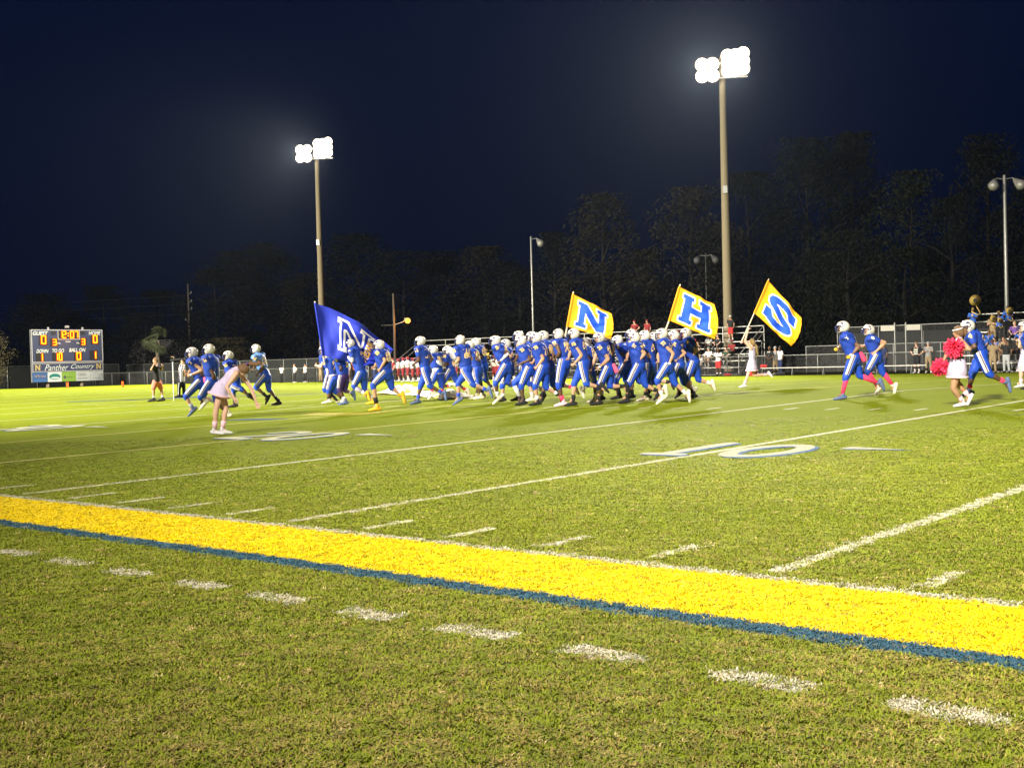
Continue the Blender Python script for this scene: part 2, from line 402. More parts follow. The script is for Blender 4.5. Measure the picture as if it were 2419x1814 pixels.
A = me.attributes.new('scl', 'FLOAT_VECTOR', 'POINT'); A.data.foreach_set('vector', np.stack([sc, sc, np.minimum(sc, 1.2)*np.clip(1.1-(PD-7)/16, .35, 1)], 1).ravel())
A = me.attributes.new('pick', 'INT', 'POINT'); A.data.foreach_set('value', RNG.integers(0, 6, n))
go = bpy.data.objects.new('grass', me); COL.objects.link(go); go['kind'] = 'stuff'; go['label'] = 'short green turf grass with dry straw, painted along the lines'
ng = bpy.data.node_groups.new('scatter_grass', 'GeometryNodeTree')
ng.interface.new_socket('Geometry', in_out='INPUT', socket_type='NodeSocketGeometry'); ng.interface.new_socket('Geometry', in_out='OUTPUT', socket_type='NodeSocketGeometry')
gi = ng.nodes.new('NodeGroupInput'); gout = ng.nodes.new('NodeGroupOutput'); iop = ng.nodes.new('GeometryNodeInstanceOnPoints')
ci = ng.nodes.new('GeometryNodeCollectionInfo'); ci.inputs['Collection'].default_value = SRC; ci.inputs['Separate Children'].default_value = True; ci.inputs['Reset Children'].default_value = True
def nattr(nm, ty):
    q = ng.nodes.new('GeometryNodeInputNamedAttribute'); q.data_type = ty; q.inputs['Name'].default_value = nm; return q.outputs['Attribute']
iop.inputs['Pick Instance'].default_value = True
ng.links.new(gi.outputs[0], iop.inputs['Points']); ng.links.new(ci.outputs[0], iop.inputs['Instance'])
ng.links.new(nattr('pick', 'INT'), iop.inputs['Instance Index']); ng.links.new(nattr('rot', 'FLOAT_VECTOR'), iop.inputs['Rotation']); ng.links.new(nattr('scl', 'FLOAT_VECTOR'), iop.inputs['Scale'])
ng.links.new(iop.outputs[0], gout.inputs[0])
GRASS_MOD = go.modifiers.new('scatter', 'NODES')      # its node group is set at the very end, after the bodies are meshed

# ------------------------------------------------------------------ trees
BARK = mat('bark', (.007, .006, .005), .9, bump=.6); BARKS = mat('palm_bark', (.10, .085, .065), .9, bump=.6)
def leaf_mat(name, c):
    m = bpy.data.materials.new(name); m.use_nodes = True; nt = m.node_tree; b = nt.nodes['Principled BSDF']; b.inputs['Roughness'].default_value = .95; b.inputs['Specular IOR Level'].default_value = .02
    ge = nt.nodes.new('ShaderNodeNewGeometry'); mx = nt.nodes.new('ShaderNodeMix'); mx.data_type = 'RGBA'
    mx.inputs['A'].default_value = (*[v*.5 for v in c], 1); mx.inputs['B'].default_value = (*[v*1.4 for v in c], 1)
    nt.links.new(ge.outputs['Random Per Island'], mx.inputs['Factor']); nt.links.new(mx.outputs['Result'], b.inputs['Base Color']); return m
LEAF = [leaf_mat('leaves_dark', (.0058, .0068, .0072)), leaf_mat('leaves_olive', (.0115, .0105, .0085)), leaf_mat('leaves_green', (.0085, .010, .007)), leaf_mat('palm_leaves', (.045, .052, .026)), leaf_mat('leaves_lit_brown', (.050, .043, .024))]  # last entry: leaves coloured brighter and browner, as if lit
def crown_mesh(seed, h, w, leaf, shape):
    r = np.random.default_rng(seed); g = G(); hb = .03*h
    nc = 78
    for c in range(nc):
        t = r.random(); z = hb+(h-hb)*t
        if shape == 0: env = math.sin(math.pi*min(1, .12+.88*t))**.6
        else: env = (1-t)**.55*.95+.08
        a = r.uniform(0, 6.28); q = w/2*env*math.sqrt(r.uniform(.15, 1)); cx, cy = q*math.cos(a), q*math.sin(a); cr = w*r.uniform(.12, .21)
        for k in range(110):
            v = r.normal(0, 1, 3); v = v/np.linalg.norm(v)*cr*r.random()**.4
            p = V(cx+v[0], cy+v[1], min(h, z+v[2]*.8)); n1 = Vector(r.normal(0, 1, 3)).normalized(); n2 = n1.orthogonal().normalized(); s = leaf*r.uniform(.5, 1.2)
            n3 = n1.cross(n2)
            g.add([p-n2*s, p+n3*s*.45, p+n2*s, p-n3*s*.45], [(0, 1, 2, 3)])
    return g.mesh('crown')
CROWNS = [crown_mesh(1, 16, 10, .20, 0), crown_mesh(2, 16, 10, .20, 1), crown_mesh(3, 14, 11, .20, 0), crown_mesh(4, 13, 12, .20, 0), crown_mesh(5, 17, 9, .20, 1)]
CH = [16, 16, 14, 13, 17]; CW = [10, 10, 11, 12, 9]
def trunk_mesh():
    g = G(); g.tube([(0, 0, -.1), (.1, 0, 4), (-.1, .1, 9), (.1, 0, 13)], [.28, .22, .14, .04], 8)
    for i in range(7):
        a = i*2.4; z = 4+i*1.1; g.tube([(0, 0, z), (1.4*math.cos(a), 1.4*math.sin(a), z+1.2), (3*math.cos(a), 3*math.sin(a), z+2)], [.1, .06, .02], 5)
    return g.mesh('trunk', True)
TRUNK = trunk_mesh(); TRUNK.materials.append(BARK)
TREES = [(-63.9, 80.1, 15.8, 9.7, 0, 1), (-55.2, 80.9, 15.5, 9.6, 0, 1), (-63.9, 86.7, 11.2, 8.6, 2, 0), (-71.1, 82.2, 13.2, 7.1, 4, 0), (-55.2, 90.5, 17.6, 11.5, 2, 0), (-49.7, 91.2, 20.0, 11.2, 1, 0), (-48.8, 98.6, 21.2, 10.1, 4, 0), (-40.7, 92.4, 16.2, 8.9, 0, 2), (-35.1, 94.5, 18.8, 9.0, 1, 0), (-36.4, 89.5, 13.3, 6.7, 2, 0), (-30.3, 90.7, 14.4, 7.8, 0, 0), (-60.9, 94.9, 13.2, 9.0, 3, 0), (-41.7, 82.0, 10.6, 7.8, 3, 2), (-38.3, 84.9, 9.2, 6.5, 2, 2), (-124.7, 85.3, 15.8, 12.8, 0, 0), (-127.9, 93.1, 17.6, 14.6, 1, 0), (-123.7, 81.6, 13.4, 11.3, 2, 0), (-113, 95.3, 17.5, 14.9, 0, 0), (-101.4, 92.1, 14.3, 11.9, 3, 0), (-104.9, 102.3, 15.2, 12.8, 1, 0), (-94.2, 98.2, 14.6, 11.9, 2, 1), (-137.3, 74.6, 12, 10.6, 0, 0), (-137.8, 67.6, 10.8, 12.3, 3, 0), (-140.3, 84.6, 11.9, 12.3, 2, 0), (-118.3, 90.9, 12.9, 11.7, 1, 1), (-78.7, 86.2, 10.5, 8.5, 0, 0),
  (-50, 82.5, 8, 8, 3, 0), (-66, 88, 9, 9, 3, 0), (-86, 92, 12, 11, 0, 0), (-45, 86, 9.5, 8.5, 2, 0), (-33, 86, 8, 8, 3, 0), (-27, 84, 9, 8, 2, 0), (-22, 88, 13, 9, 0, 0), (-130, 62, 9, 10, 3, 0), (-124, 72, 8, 9, 3, 0)]
KIND = ['dark round tree', 'olive brown tree', 'dim green tree']
ZONES = [(-200, 'beyond the scoreboard and palm'), (-117, 'behind the left light tower'), (-76, 'behind the middle bleachers'), (-53, 'behind the right light tower'), (-40, 'near the right end of the tree line')]
ORD = 'first second third fourth fifth sixth seventh eighth ninth tenth eleventh twelfth'.split()
def zone(x): return [z for lo, z in ZONES if x >= lo][-1]
for i, (x, y, h, w, ck, lk) in enumerate(TREES):
    zn = zone(x); same = sorted([math.atan2(q[0]-CAMP.x, q[1]-CAMP.y) for q in TREES if zone(q[0]) == zn]); rank = same.index(math.atan2(x-CAMP.x, y-CAMP.y))
    t = empty('tree', (x, y, -.03), i*1.1, '%s %s, %s from the left' % (KIND[lk], zn, ORD[rank]), 'tree', 'trees of the dark tree line')
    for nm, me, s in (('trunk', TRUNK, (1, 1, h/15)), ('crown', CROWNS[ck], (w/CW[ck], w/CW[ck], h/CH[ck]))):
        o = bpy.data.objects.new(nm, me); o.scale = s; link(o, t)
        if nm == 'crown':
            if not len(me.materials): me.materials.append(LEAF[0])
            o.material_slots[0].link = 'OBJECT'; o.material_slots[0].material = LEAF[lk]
# palm at the left, bushes
t = empty('palm_tree', (-106.2, 61.9, -.03), 0, 'cabbage palm with a round ragged crown left of the utility pole', 'palm tree')
g = G(); g.tube([(0, 0, -.1), (.1, 0, 2.5), (0, .1, 4.2)], [.24, .2, .2], 9); obj('trunk', g, BARKS, t, True)
g = G()
for i in range(64):
    a = i*2.399; el = math.radians(-50+140*((i*.618) % 1)); d = V(math.cos(a)*math.cos(el), math.sin(a)*math.cos(el), math.sin(el)); sd = V(-math.sin(a), math.cos(a), 0)
    p0 = V(0, 0, 4.4); p = p0+d*.95-V(0, 0, .06); g.tube([p0, p], .02, 4)
    for k in range(15):
        u = (k-7)/7*1.75; dd = d*math.cos(u)+sd*math.sin(u); e = dd.cross(d.cross(sd)).normalized()*.055; L = random.uniform(.6, .85)
        g.add([p, p+dd*L*.5+e, p+dd*L-V(0, 0, .22), p+dd*L*.5-e], [(0, 1, 2, 3)])
obj('crown', g, LEAF[3], t)
for nm, (x, y), h, w, lab, lk in (('oak_tree', (-104.5, 42.9), 6.9, 5.0, 'small leafy tree coloured brown as if lit at the left picture edge beside the scoreboard', 4), ('bush', (-107, 71), 4.6, 7.5, 'low spreading shrub right of the dark utility pole', 4)):
    t = empty(nm, (x, y, -.03), .4, lab, 'tree' if nm == 'oak_tree' else 'bush')
    for n2, me, s in (('trunk', TRUNK, (.7, .7, h/15)), ('crown', CROWNS[2], (w/11, w/11, h/14))):
        o = bpy.data.objects.new(n2, me); o.scale = s; link(o, t)
        if n2 == 'crown': o.material_slots[0].link = 'OBJECT'; o.material_slots[0].material = LEAF[lk]

# ------------------------------------------------------------------ house, fences
DARKW = mat('house_siding', (.10, .09, .08), .9); ROOFM = mat('roof_shingle', (.10, .095, .09), .95, bump=.4)
t = empty('house', (-131, 80.5, -.03), .75, 'small dark house with a gable roof behind the palm tree', 'house')
g = G(); g.box((0, 0, 1.5), (9, 6, 3)); obj('wall', g, DARKW, t)
g = G(); g.add([(-5, -3.6, 2.8), (5, -3.6, 2.8), (5, 3.6, 2.8), (-5, 3.6, 2.8), (-5, 0, 5.2), (5, 0, 5.2)], [(0, 1, 5, 4), (2, 3, 4, 5), (0, 4, 3), (1, 2, 5), (0, 3, 2, 1)]); obj('roof', g, ROOFM, t)
WINM = mat('window_dark', (.02, .02, .025), .2)
for wx in (-2.8, 0, 2.8):
    g = G(); g.box((wx, -3.02, 1.6), (1, .06, 1.1)); obj('window', g, WINM, t)
GALV = mat('galvanised_steel', (.20, .20, .19), .45, .6); ALU = mat('aluminium', (.40, .385, .35), .4, .5); ALUD = mat('dull_aluminium', (.20, .195, .18), .5, .4)
def net_mat(name, c, dens, scale):
    m = bpy.data.materials.new(name); m.use_nodes = True; nt = m.node_tree; b = nt.nodes['Principled BSDF']; b.inputs['Base Color'].default_value = (*c, 1); b.inputs['Roughness'].default_value = .7
    tc = nt.nodes.new('ShaderNodeTexCoord'); mp = nt.nodes.new('ShaderNodeMapping'); mp.inputs['Rotation'].default_value = (0, math.radians(45), 0); mp.inputs['Scale'].default_value = (scale, scale, scale)
    ck = nt.nodes.new('ShaderNodeTexNoise'); ck.inputs['Scale'].default_value = 3; sp = nt.nodes.new('ShaderNodeSeparateXYZ')
    nt.links.new(tc.outputs['Object'], mp.inputs['Vector']); nt.links.new(mp.outputs[0], sp.inputs[0])
    def line(o):
        f = nt.nodes.new('ShaderNodeMath'); f.operation = 'FRACT'; nt.links.new(o, f.inputs[0])
        l = nt.nodes.new('ShaderNodeMath'); l.operation = 'LESS_THAN'; l.inputs[1].default_value = dens; nt.links.new(f.outputs[0], l.inputs[0]); return l.outputs[0]
    mx = nt.nodes.new('ShaderNodeMath'); mx.operation = 'MAXIMUM'; nt.links.new(line(sp.outputs['X']), mx.inputs[0]); nt.links.new(line(sp.outputs['Z']), mx.inputs[1])
    nt.links.new(mx.outputs[0], b.inputs['Alpha']); return m
NET = net_mat('chain_link', (.06, .06, .06), .08, 16); SCREEN = mat('windscreen_fabric', (.014, .016, .015), .9, var=.35, scale=1.5)
POSTM = {}
def fence(x0, y0, x1, y1, h, step, net, label, rails=(1.,), solid=False):
    L = math.hypot(x1-x0, y1-y0); t = empty('fence', (x0, y0, -.02), math.atan2(y1-y0, x1-x0), label, 'fence')
    n = max(1, int(L/step)); key = round(h, 2)
    if key not in POSTM:
        g = G(); g.tube([(0, 0, 0), (0, 0, h)], .035, 7); POSTM[key] = g.mesh('post', True); POSTM[key].materials.append(GALV)
    for i in range(n+1):
        o = bpy.data.objects.new('post', POSTM[key]); o.location = (L*i/n, 0, 0); link(o, t)
    for r in rails:
        g = G(); g.tube([(0, -.045, h*r), (L, -.045, h*r)], .028, 6); obj('rail', g, GALV, t)
    g = G(); g.box((L/2, .05, h/2), (L, .012, h-.04)); obj('mesh_panel', g, net, t)
    return t
fence(-112, 58.4, -49.5, 58.4, 1.2, 3, NET, 'low chain link fence with steel top rail along the left far sideline')
fence(-49.4, 60.4, -24.5, 60.4, 1.2, 3, NET, 'low chain link fence with steel top rail behind the team bench')
fence(-38.2, 67.6, -20, 67.6, 1.75, 3, NET, 'taller chain link fence with a pale top rail behind the low fence')
fence(-38.0, 72, -14, 72, 3.0, 3, NET, 'tall dark chain link fence with windscreen behind the field')
fence(-38.0, 72.3, -14, 72.3, 2.6, 6, SCREEN, 'dark windscreen fence farthest behind the right sideline', rails=())
fence(-112, 62, -80, 62, 2.0, 3, SCREEN, 'dark windscreen fence behind the low left fence')
fence(-113.5, 20, -113.5, 62, 2.1, 3, SCREEN, 'dark windscreen fence behind the scoreboard')

# ------------------------------------------------------------------ bleachers
def bleacher(x0, y0, L, label, rot=0., rows=5, left_stair=False):
    t = empty('bleacher', (x0, y0, -.01), rot, label, 'bleacher')
    for k in range(rows):
        z = .50+.42*k; y = .7*k
        g = G(); g.box((L/2, y, z), (L, .26, .05)); obj('seat_plank', g, ALU, t)
        g = G(); g.box((L/2, y-.34, z-.42+.02 if k else .06), (L, .28, .04)); obj('foot_plank', g, ALUD, t)
    n = int(L/2.4)
    for i in range(n+1):
        x = L*i/n; g = G()
        g.tube([(x, -.3, .02), (x, .7*(rows-1)+.2, .42*(rows-1)+.40)], .03, 6)
        for k in range(rows): g.tube([(x, .7*k, 0), (x, .7*k, .46+.42*k)], .025, 6)
        obj('support_frame', g, ALUD, t)
    yb = .7*(rows-1)+.35; zt = .42*(rows-1)+1.5
    for i in range(n+1):
        g = G(); x = L*i/n; g.tube([(x, yb, .0), (x, yb, zt)], .03, 6); obj('rail_post', g, ALU, t)
    for dz in (0, -.42):
        g = G(); g.tube([(0, yb+.04, zt+dz), (L, yb+.04, zt+dz)], .034, 7); obj('guard_rail', g, ALU, t)
    for x in (0, L):
        for dz in (0, -.42):
            g = G(); g.tube([(x, -.25, 1.25+dz), (x, yb, zt+dz)], .03, 6); obj('end_rail', g, ALU, t)
        g = G(); g.tube([(x, -.25, 0), (x, -.25, 1.25)], .03, 6); obj('end_post', g, ALU, t)
    return t
bleacher(-71.5, 61.3, 11.6, 'left section of the aluminium visitor bleachers with stair rails')
bleacher(-59.2, 61.3, 9.6, 'middle section of the aluminium visitor bleachers')
bleacher(-48.9, 61.3, 9.3, 'right section of the aluminium visitor bleachers, next to the light tower')
bleacher(-24.6, 57.8, 11.7, 'home band bleachers at the right picture edge', .0)
def bench(x0, y0, L, label, back=True):
    t = empty('bench', (x0, y0, -.01), 0, label, 'bench')
    g = G(); g.box((L/2, 0, .45), (L, .26, .05)); obj('seat_plank', g, ALU, t)
    for i in range(int(L/2)+1):
        g = G(); g.tube([(i*2+.1, -.1, 0), (i*2+.1, 0, .43)], .025, 6); g.tube([(i*2+.1, .12, 0), (i*2+.1, 0, .43)], .025, 6); obj('leg', g, ALUD, t)
    return t
bench(-36.9, 59.0, 6.6, 'long aluminium team bench in front of the low fence, right of the bleachers')
bench(-29.6, 59.0, 3.0, 'short aluminium bench beside the gate, far right sideline')

# ------------------------------------------------------------------ light towers and poles
CONC = mat('pole_timber', (.19, .155, .10), .85, bump=.3); LAMPH = mat('lamp_housing', (.30, .30, .30), .5, .5)
def emis(name, c, s):
    m = bpy.data.materials.new(name); m.use_nodes = True; nt = m.node_tree; nt.nodes.clear(); e = nt.nodes.new('ShaderNodeEmission'); o = nt.nodes.new('ShaderNodeOutputMaterial')
    e.inputs[0].default_value = (*c, 1); e.inputs[1].default_value = s; nt.links.new(e.outputs[0], o.inputs[0]); m.cycles.emission_sampling = 'NONE'; return m
def lens_mat():
    # glare fringe put into the glow: full mid glass, weaker and warmer at rim
    m = bpy.data.materials.new('floodlight_lens'); m.use_nodes = True; nt = m.node_tree; nt.nodes.clear(); e = nt.nodes.new('ShaderNodeEmission'); o = nt.nodes.new('ShaderNodeOutputMaterial')
    tc = nt.nodes.new('ShaderNodeTexCoord'); sb_ = nt.nodes.new('ShaderNodeVectorMath'); sb_.operation = 'SUBTRACT'; sb_.inputs[1].default_value = (.5, .5, .5); mu = nt.nodes.new('ShaderNodeVectorMath'); mu.operation = 'MULTIPLY'; mu.inputs[1].default_value = (1, 0, 1); ln = nt.nodes.new('ShaderNodeVectorMath'); ln.operation = 'LENGTH'
    nt.links.new(tc.outputs['Generated'], sb_.inputs[0]); nt.links.new(sb_.outputs[0], mu.inputs[0]); nt.links.new(mu.outputs[0], ln.inputs[0])
    r1 = nt.nodes.new('ShaderNodeMapRange'); r1.inputs['From Min'].default_value = .30; r1.inputs['From Max'].default_value = .50; r1.inputs['To Min'].default_value = 20; r1.inputs['To Max'].default_value = .55
    mx = nt.nodes.new('ShaderNodeMix'); mx.data_type = 'RGBA'; mx.inputs['A'].default_value = (1, .95, .86, 1); mx.inputs['B'].default_value = (1, .80, .52, 1); r2 = nt.nodes.new('ShaderNodeMapRange'); r2.inputs['From Min'].default_value = .36; r2.inputs['From Max'].default_value = .48
    nt.links.new(ln.outputs['Value'], r1.inputs['Value']); nt.links.new(ln.outputs['Value'], r2.inputs['Value']); nt.links.new(r2.outputs[0], mx.inputs['Factor']); nt.links.new(mx.outputs['Result'], e.inputs[0]); nt.links.new(r1.outputs[0], e.inputs[1]); nt.links.new(e.outputs[0], o.inputs[0]); m.cycles.emission_sampling = 'NONE'; return m
LENS = lens_mat()
def light(name, loc, w, col, size, parent=None, kind='POINT'):
    d = bpy.data.lights.new(name, kind); d.energy = w; d.color = col; d.shadow_soft_size = size
    o = bpy.data.objects.new(name, d); o.location = loc; link(o, parent); return o
def tower(x, y, h, aim, label, power, r=.30, aimed=0):
    t = empty('light_tower', (x, y, -.03), aim, label, 'light tower', 'floodlight towers round the field')
    g = G(); g.tube([(0, 0, -.1), (0, 0, h)], [r, r*.62], 14); obj('pole', g, CONC, t, True)
    g = G(); g.box((0, -.36, h*.585), (.3, .26, .5)); obj('control_box', g, LAMPH, t)
    for z in (h-.35, h-1.35):
        g = G(); g.box((0, -.32, z), (3.4, .1, .12)); obj('crossarm', g, LAMPH, t)
    spots = [(x_, h+z_, .47) for x_ in (-1.36, -.66) for z_ in (-.35, -1.12)]+[(x_, h+z_+.10*(x_ > .9), .45) for x_ in (.36, .88, 1.40) for z_ in (.16, -.36, -.88)]  # lamp count and lens size shaped to imitate merged glare blobs
    for xx, zz, rr in spots:
        g = G(); g.tube([(xx, -.42, zz), (xx, -.62, zz-.08), (xx, -.78, zz-.14)], [rr*.3, rr*.6, rr*.8], 12, cap=False)
        f = obj('floodlight', g, LAMPH, t, True)
        g = G(); g.ell((xx, -.82, zz-.15), (rr, .10, rr), None, 16, 10); obj('lens', g, LENS, f)
    for xx in (-1.0, 1.0):
        l = light('floodlight_beam', (xx, -1.35, h-.85), power/2, (1, .93, .80), .5, t, 'SPOT' if aimed else 'POINT')
        if aimed: l.data.spot_size = math.radians(81 if aimed > 14 else 152); l.data.spot_blend = 1; l.rotation_euler = Euler((-math.radians(90-aimed), 0, 0), 'XYZ'); l.rotation_euler.z = 0 if aimed > 14 else -aim-.15; l.data.shadow_soft_size = .3
    return t
tower(-43.18, 66, 21.6, .55, 'tall floodlight tower behind the right bleachers, the nearer of the two in view', FLOOD_W, .34, 12)
tower(-89.2, 69, 22.4, .55, 'tall floodlight tower behind the blue flag, the farther of the two in view', FLOOD_W, .32, 12)
for x, w_ in ((-86, 'left'), (-43, 'middle'), (-3, 'right')): tower(x, -22, 22, math.pi+.0, 'near side floodlight tower out of view behind the camera, %s one of three' % w_, NEAR_W*{'left': 2.0, 'middle': 1.05, 'right': .68}[w_], .32, 19)
def lamp_pole(x, y, h, heads, label, r=.09, pm=None, hm=None):
    t = empty('lamp_post', (x, y, -.03), YAW, label, 'lamp post')
    g = G(); g.tube([(0, 0, 0), (0, 0, h)], [r*1.25, r*.8], 10); obj('pole', g, pm or GALV, t, True)
    for s in heads:
        g = G(); g.tube([(0, 0, h-.18), (s*.45, 0, h-.12), (s*.55, -.05, h-.3)], .035, 6); obj('arm', g, GALV, t)
        g = G(); g.tube([(s*.55, -.05, h-.25), (s*.68, -.22, h-.45), (s*.76, -.36, h-.58)], [.12, .24, .30], 12); obj('floodlight', g, hm or ALUD, t, True)
    return t
lamp_pole(-61.37, 67, 11.1, (1,), 'thin grey post with one unlit floodlight behind the middle bleachers')
lamp_pole(-52.1, 78, 9.6, (-1, 1), 'dim distant post with two unlit floodlights left of the right tower', .06, mat('dim_steel', (.04, .04, .04), .6), mat('dim_shade', (.05, .05, .05), .6))  # dim light on this post is put into its darker metal colours
lamp_pole(-23.2, 61.9, 10.8, (-1, 1), 'grey post with two unlit floodlights at the band bleachers', .11)
def utility(x, y, h, label, arm=True):
    t = empty('utility_pole', (x, y, -.03), YAW, label, 'utility pole')
    g = G(); g.tube([(0, 0, -.1), (0, 0, h)], [.14, .09], 9); obj('pole', g, mat('utility_wood', (.075, .062, .048), .9, bump=.4), t, True)
    if arm:
        for i, (z, s) in enumerate(((h-1.2, 1), (h-2.2, 1), (h-3.1, 1), (h-4.4, -1))):
            g = G(); g.tube([(0, 0, z), (.35*s, -.1, z+.1)], .03, 5); g.ell((.38*s, -.1, z+.2), (.09, .09, .16), None, 7, 6); obj('insulator', g, ALUD, t)
    return t
utility(-124, 78, 11.6, 'dark utility pole with insulators right of the palm tree')
t = utility(-82.4, 72, 7.9, 'short utility pole carrying the orange street lamp', False)
g = G(); g.tube([(0, 0, 5.0), (.8, -.1, 5.25), (1.15, -.1, 5.5)], .03, 6); obj('arm', g, GALV, t)
g = G(); g.tube([(0, 0, 5.0), (-1.2, .1, 5.0)], .025, 5); obj('arm', g, GALV, t)
g = G(); g.tube([(1.05, -.1, 5.55), (1.4, -.12, 5.5)], [.09, .14], 9); obj('lamp_head', g, LAMPH, t, True)
g = G(); g.ell((1.3, -.2, 5.36), (.27, .27, .25), None, 12, 8); obj('lamp_bulb', g, emis('sodium_lamp', (1, .40, .05), 3.2), t)
light('sodium_lamp', (1.3, -.55, 5.2), 600, (1, .38, .06), .15, t)
g = G()
for z in (8.0, 9.2, 10.2): g.tube([(-124, 78, z), (-150, 62, z-.5), (-176, 46, z)], .02, 5)
tag(obj('power_line', g, mat('wire', (.012, .012, .012), .6)), 'thin overhead wires running left from the dark utility pole', 'power line')
def sign_post(x, y, s, label):
    t = empty('board_sign', (x, y, -.02), YAW, label, 'sign', 'pale boards on posts at the gate')
    g = G(); g.tube([(0, 0, 0), (0, 0, 2.9)], .05, 7); obj('post', g, GALV, t)
    g = G(); g.box((s*.42, -.04, 2.62), (.80, .04, .32)); obj('board', g, mat('board_pale', (.55, .52, .46), .7), t)
sign_post(-29.15, 60.75, -1, 'pale rectangular board on the left gate post'); sign_post(-28.5, 60.75, 1, 'pale rectangular board on the right gate post')
# ------------------------------------------------------------------ scoreboard
SB = Vector((-111.0, 51.15, 0)); SBW = 7.55
sb = empty('scoreboard', (-111.0, 54.93, -.02), math.pi/2, 'blue electric scoreboard with orange digits and sponsor panels beyond the end zone', 'scoreboard')
# local frame: x along the board (field +y), -y faces the field, z up
NAVY = mat('board_navy', (.018, .024, .055), .5); WFR = mat('board_white', (.22, .22, .22), .6); DKBOX = mat('display_black', (.012, .010, .012), .4)
LED = emis('led_amber', (1, .40, .02), 3.2); LED2 = emis('led_core', (1, .42, .012), 3.4); LED3 = emis('led_halo', (1, .11, .003), 1.3); WTXT = mat('white_vinyl', (.36, .39, .36), .6)
Zb, Zt = .50, 5.60
def bu(u): return (u-.5)*SBW
def bv(v): return Zt-(Zt-Zb)*v
def plate(name, u0, u1, v0, v1, m, y=-.06, parent=None, th=.05):
    g = G(); g.box(((bu(u0)+bu(u1))/2, y, (bv(v0)+bv(v1))/2), (abs(bu(u1)-bu(u0)), th, abs(bv(v1)-bv(v0)))); return obj(name, g, m, parent or sb)
def btext(name, s, u, v, hv, wu, m, off=.02, sh=0., y=-.128, parent=None):
    vs, fs = text_geo((s, off, sh), hv*(Zt-Zb), wu*SBW); g = G(); g.add([(bu(u)+x, y, bv(v)+z) for x, z in vs], fs); return obj(name, g, m, parent or sb)
strs = [(s, .03, .25) for s in ('GUEST', 'HOME', 'DOWN', 'TO GO', 'BALL ON', 'QTR.', 'TOL')]+[('Panther', .0, .45), ('Country', .0, .45), ('NPM Auto', .02, 0), ('C', 0, 0), ('P', .0, .45)]
strs += [(str(i), .09, 0) for i in (1, 2, 5, 6, 7, 8, 9, 11, 15, 19, 21, 22, 33, 37, 38, 42, 50, 52, 54, 55, 61, 63, 64, 70, 72, 75, 76, 77, 80, 81, 84, 88, 90)]+[('NEWB', .04, 0)]
need_text(strs)
for u, yy in ((.225, 0), (.70, 0)):
    g = G(); g.box((bu(u), .25, .2), (.22, .22, 1.6)); obj('support_post', g, CONC, sb)
g = G(); g.box((0, .12, (Zt+Zb)/2), (SBW-.1, .3, Zt-Zb)); obj('cabinet', g, LAMPH, sb)
plate('display_panel', 0, 1, 0, .628, NAVY, -.055)
def frame(u0, u1, v0, v1, w=.09, y=-.09):
    g = G(); x0, x1, z0, z1 = bu(u0), bu(u1), bv(v1), bv(v0)
    g.box(((x0+x1)/2, y, z1-w/2), (x1-x0, .06, w)); g.box(((x0+x1)/2, y, z0+w/2), (x1-x0, .06, w)); g.box((x0+w/2, y, (z0+z1)/2), (w, .06, z1-z0-2*w)); g.box((x1-w/2, y, (z0+z1)/2), (w, .06, z1-z0-2*w))
    return obj('frame', g, WFR, sb)
frame(0, 1, 0, .628); plate('clock_panel', .372, .662, .016, .178, DKBOX, -.075); frame(.362, .672, .004, .195, .07, -.10)
for s, u, v, w in (('GUEST', .125, .072, .21), ('HOME', .885, .068, .175), ('DOWN', .145, .41, .165), ('TO GO', .36, .405, .165), ('BALL ON', .63, .395, .235), ('QTR.', .855, .39, .125)):
    btext('lettering', s, u, v, .075, w, WTXT, .03, .25)
btext('lettering', 'TOL', .375, .265, .03, .045, WTXT, .03, .25); btext('lettering', 'TOL', .64, .262, .03, .045, WTXT, .03, .25)
plate('maker_mark', .468, .54, .222, .245, WFR, -.09, th=.02)
for u in (.305, .715): plate('dark_cell', u-.032, u+.032, .035, .10, DKBOX, -.08)
SEG = {'0': 'abcdef', '1': 'bc', '2': 'abged', '3': 'abgcd', '7': 'abc'}
def digit(ch, u, v, w, h, parent):
    g2 = G(); g = G(); W2, H2, t = w*SBW/2, h*(Zt-Zb)/2, .13*h/.2
    P = {'a': ((0, H2), (2*W2, t)), 'd': ((0, -H2), (2*W2, t)), 'g': ((0, 0), (2*W2, t)), 'f': ((-W2, H2/2), (t, H2)), 'b': ((W2, H2/2), (t, H2)), 'e': ((-W2, -H2/2), (t, H2)), 'c': ((W2, -H2/2), (t, H2))}
    for sgm in SEG[ch]:
        (x, z), (a, b) = P[sgm]; g.box((bu(u)+x, -.125, bv(v)+z), (a-.01, .05, b-.01)); g2.box((bu(u)+x, -.115, bv(v)+z), (a+.13, .05, b+.13))
    o = obj('digit', g, LED2, parent); obj('digit_halo', g2, LED3, parent); return o  # second, wider glowing layer imitates the bloom round the digits
for s, u, v, w, h in (('0', .165, .195, .055, .145), ('0', .89, .185, .05, .14), ('3', .315, .242, .042, .105), ('3', .717, .238, .042, .105), ('1', .115, .525, .05, .13), ('10', .36, .52, .045, .13), ('0', .645, .515, .05, .13), ('1', .865, .50, .05, .13)):
    d = plate('digit_panel', u-.06*(1.35 if len(s) > 1 else 1), u+.05*(1.35 if len(s) > 1 else 1), v-h*.72, v+h*.72, DKBOX, -.08)
    for k, ch in enumerate(s): digit(ch, u+(k-(len(s)-1)/2)*.058, v, w*(.8 if len(s) > 1 else 1), h, d)
clk = bpy.data.objects['clock_panel']
for ch, u in (('1', .40), ('2', .452), ('0', .56), ('7', .622)): digit(ch, u, .095, .044, .12, clk)
g = G()
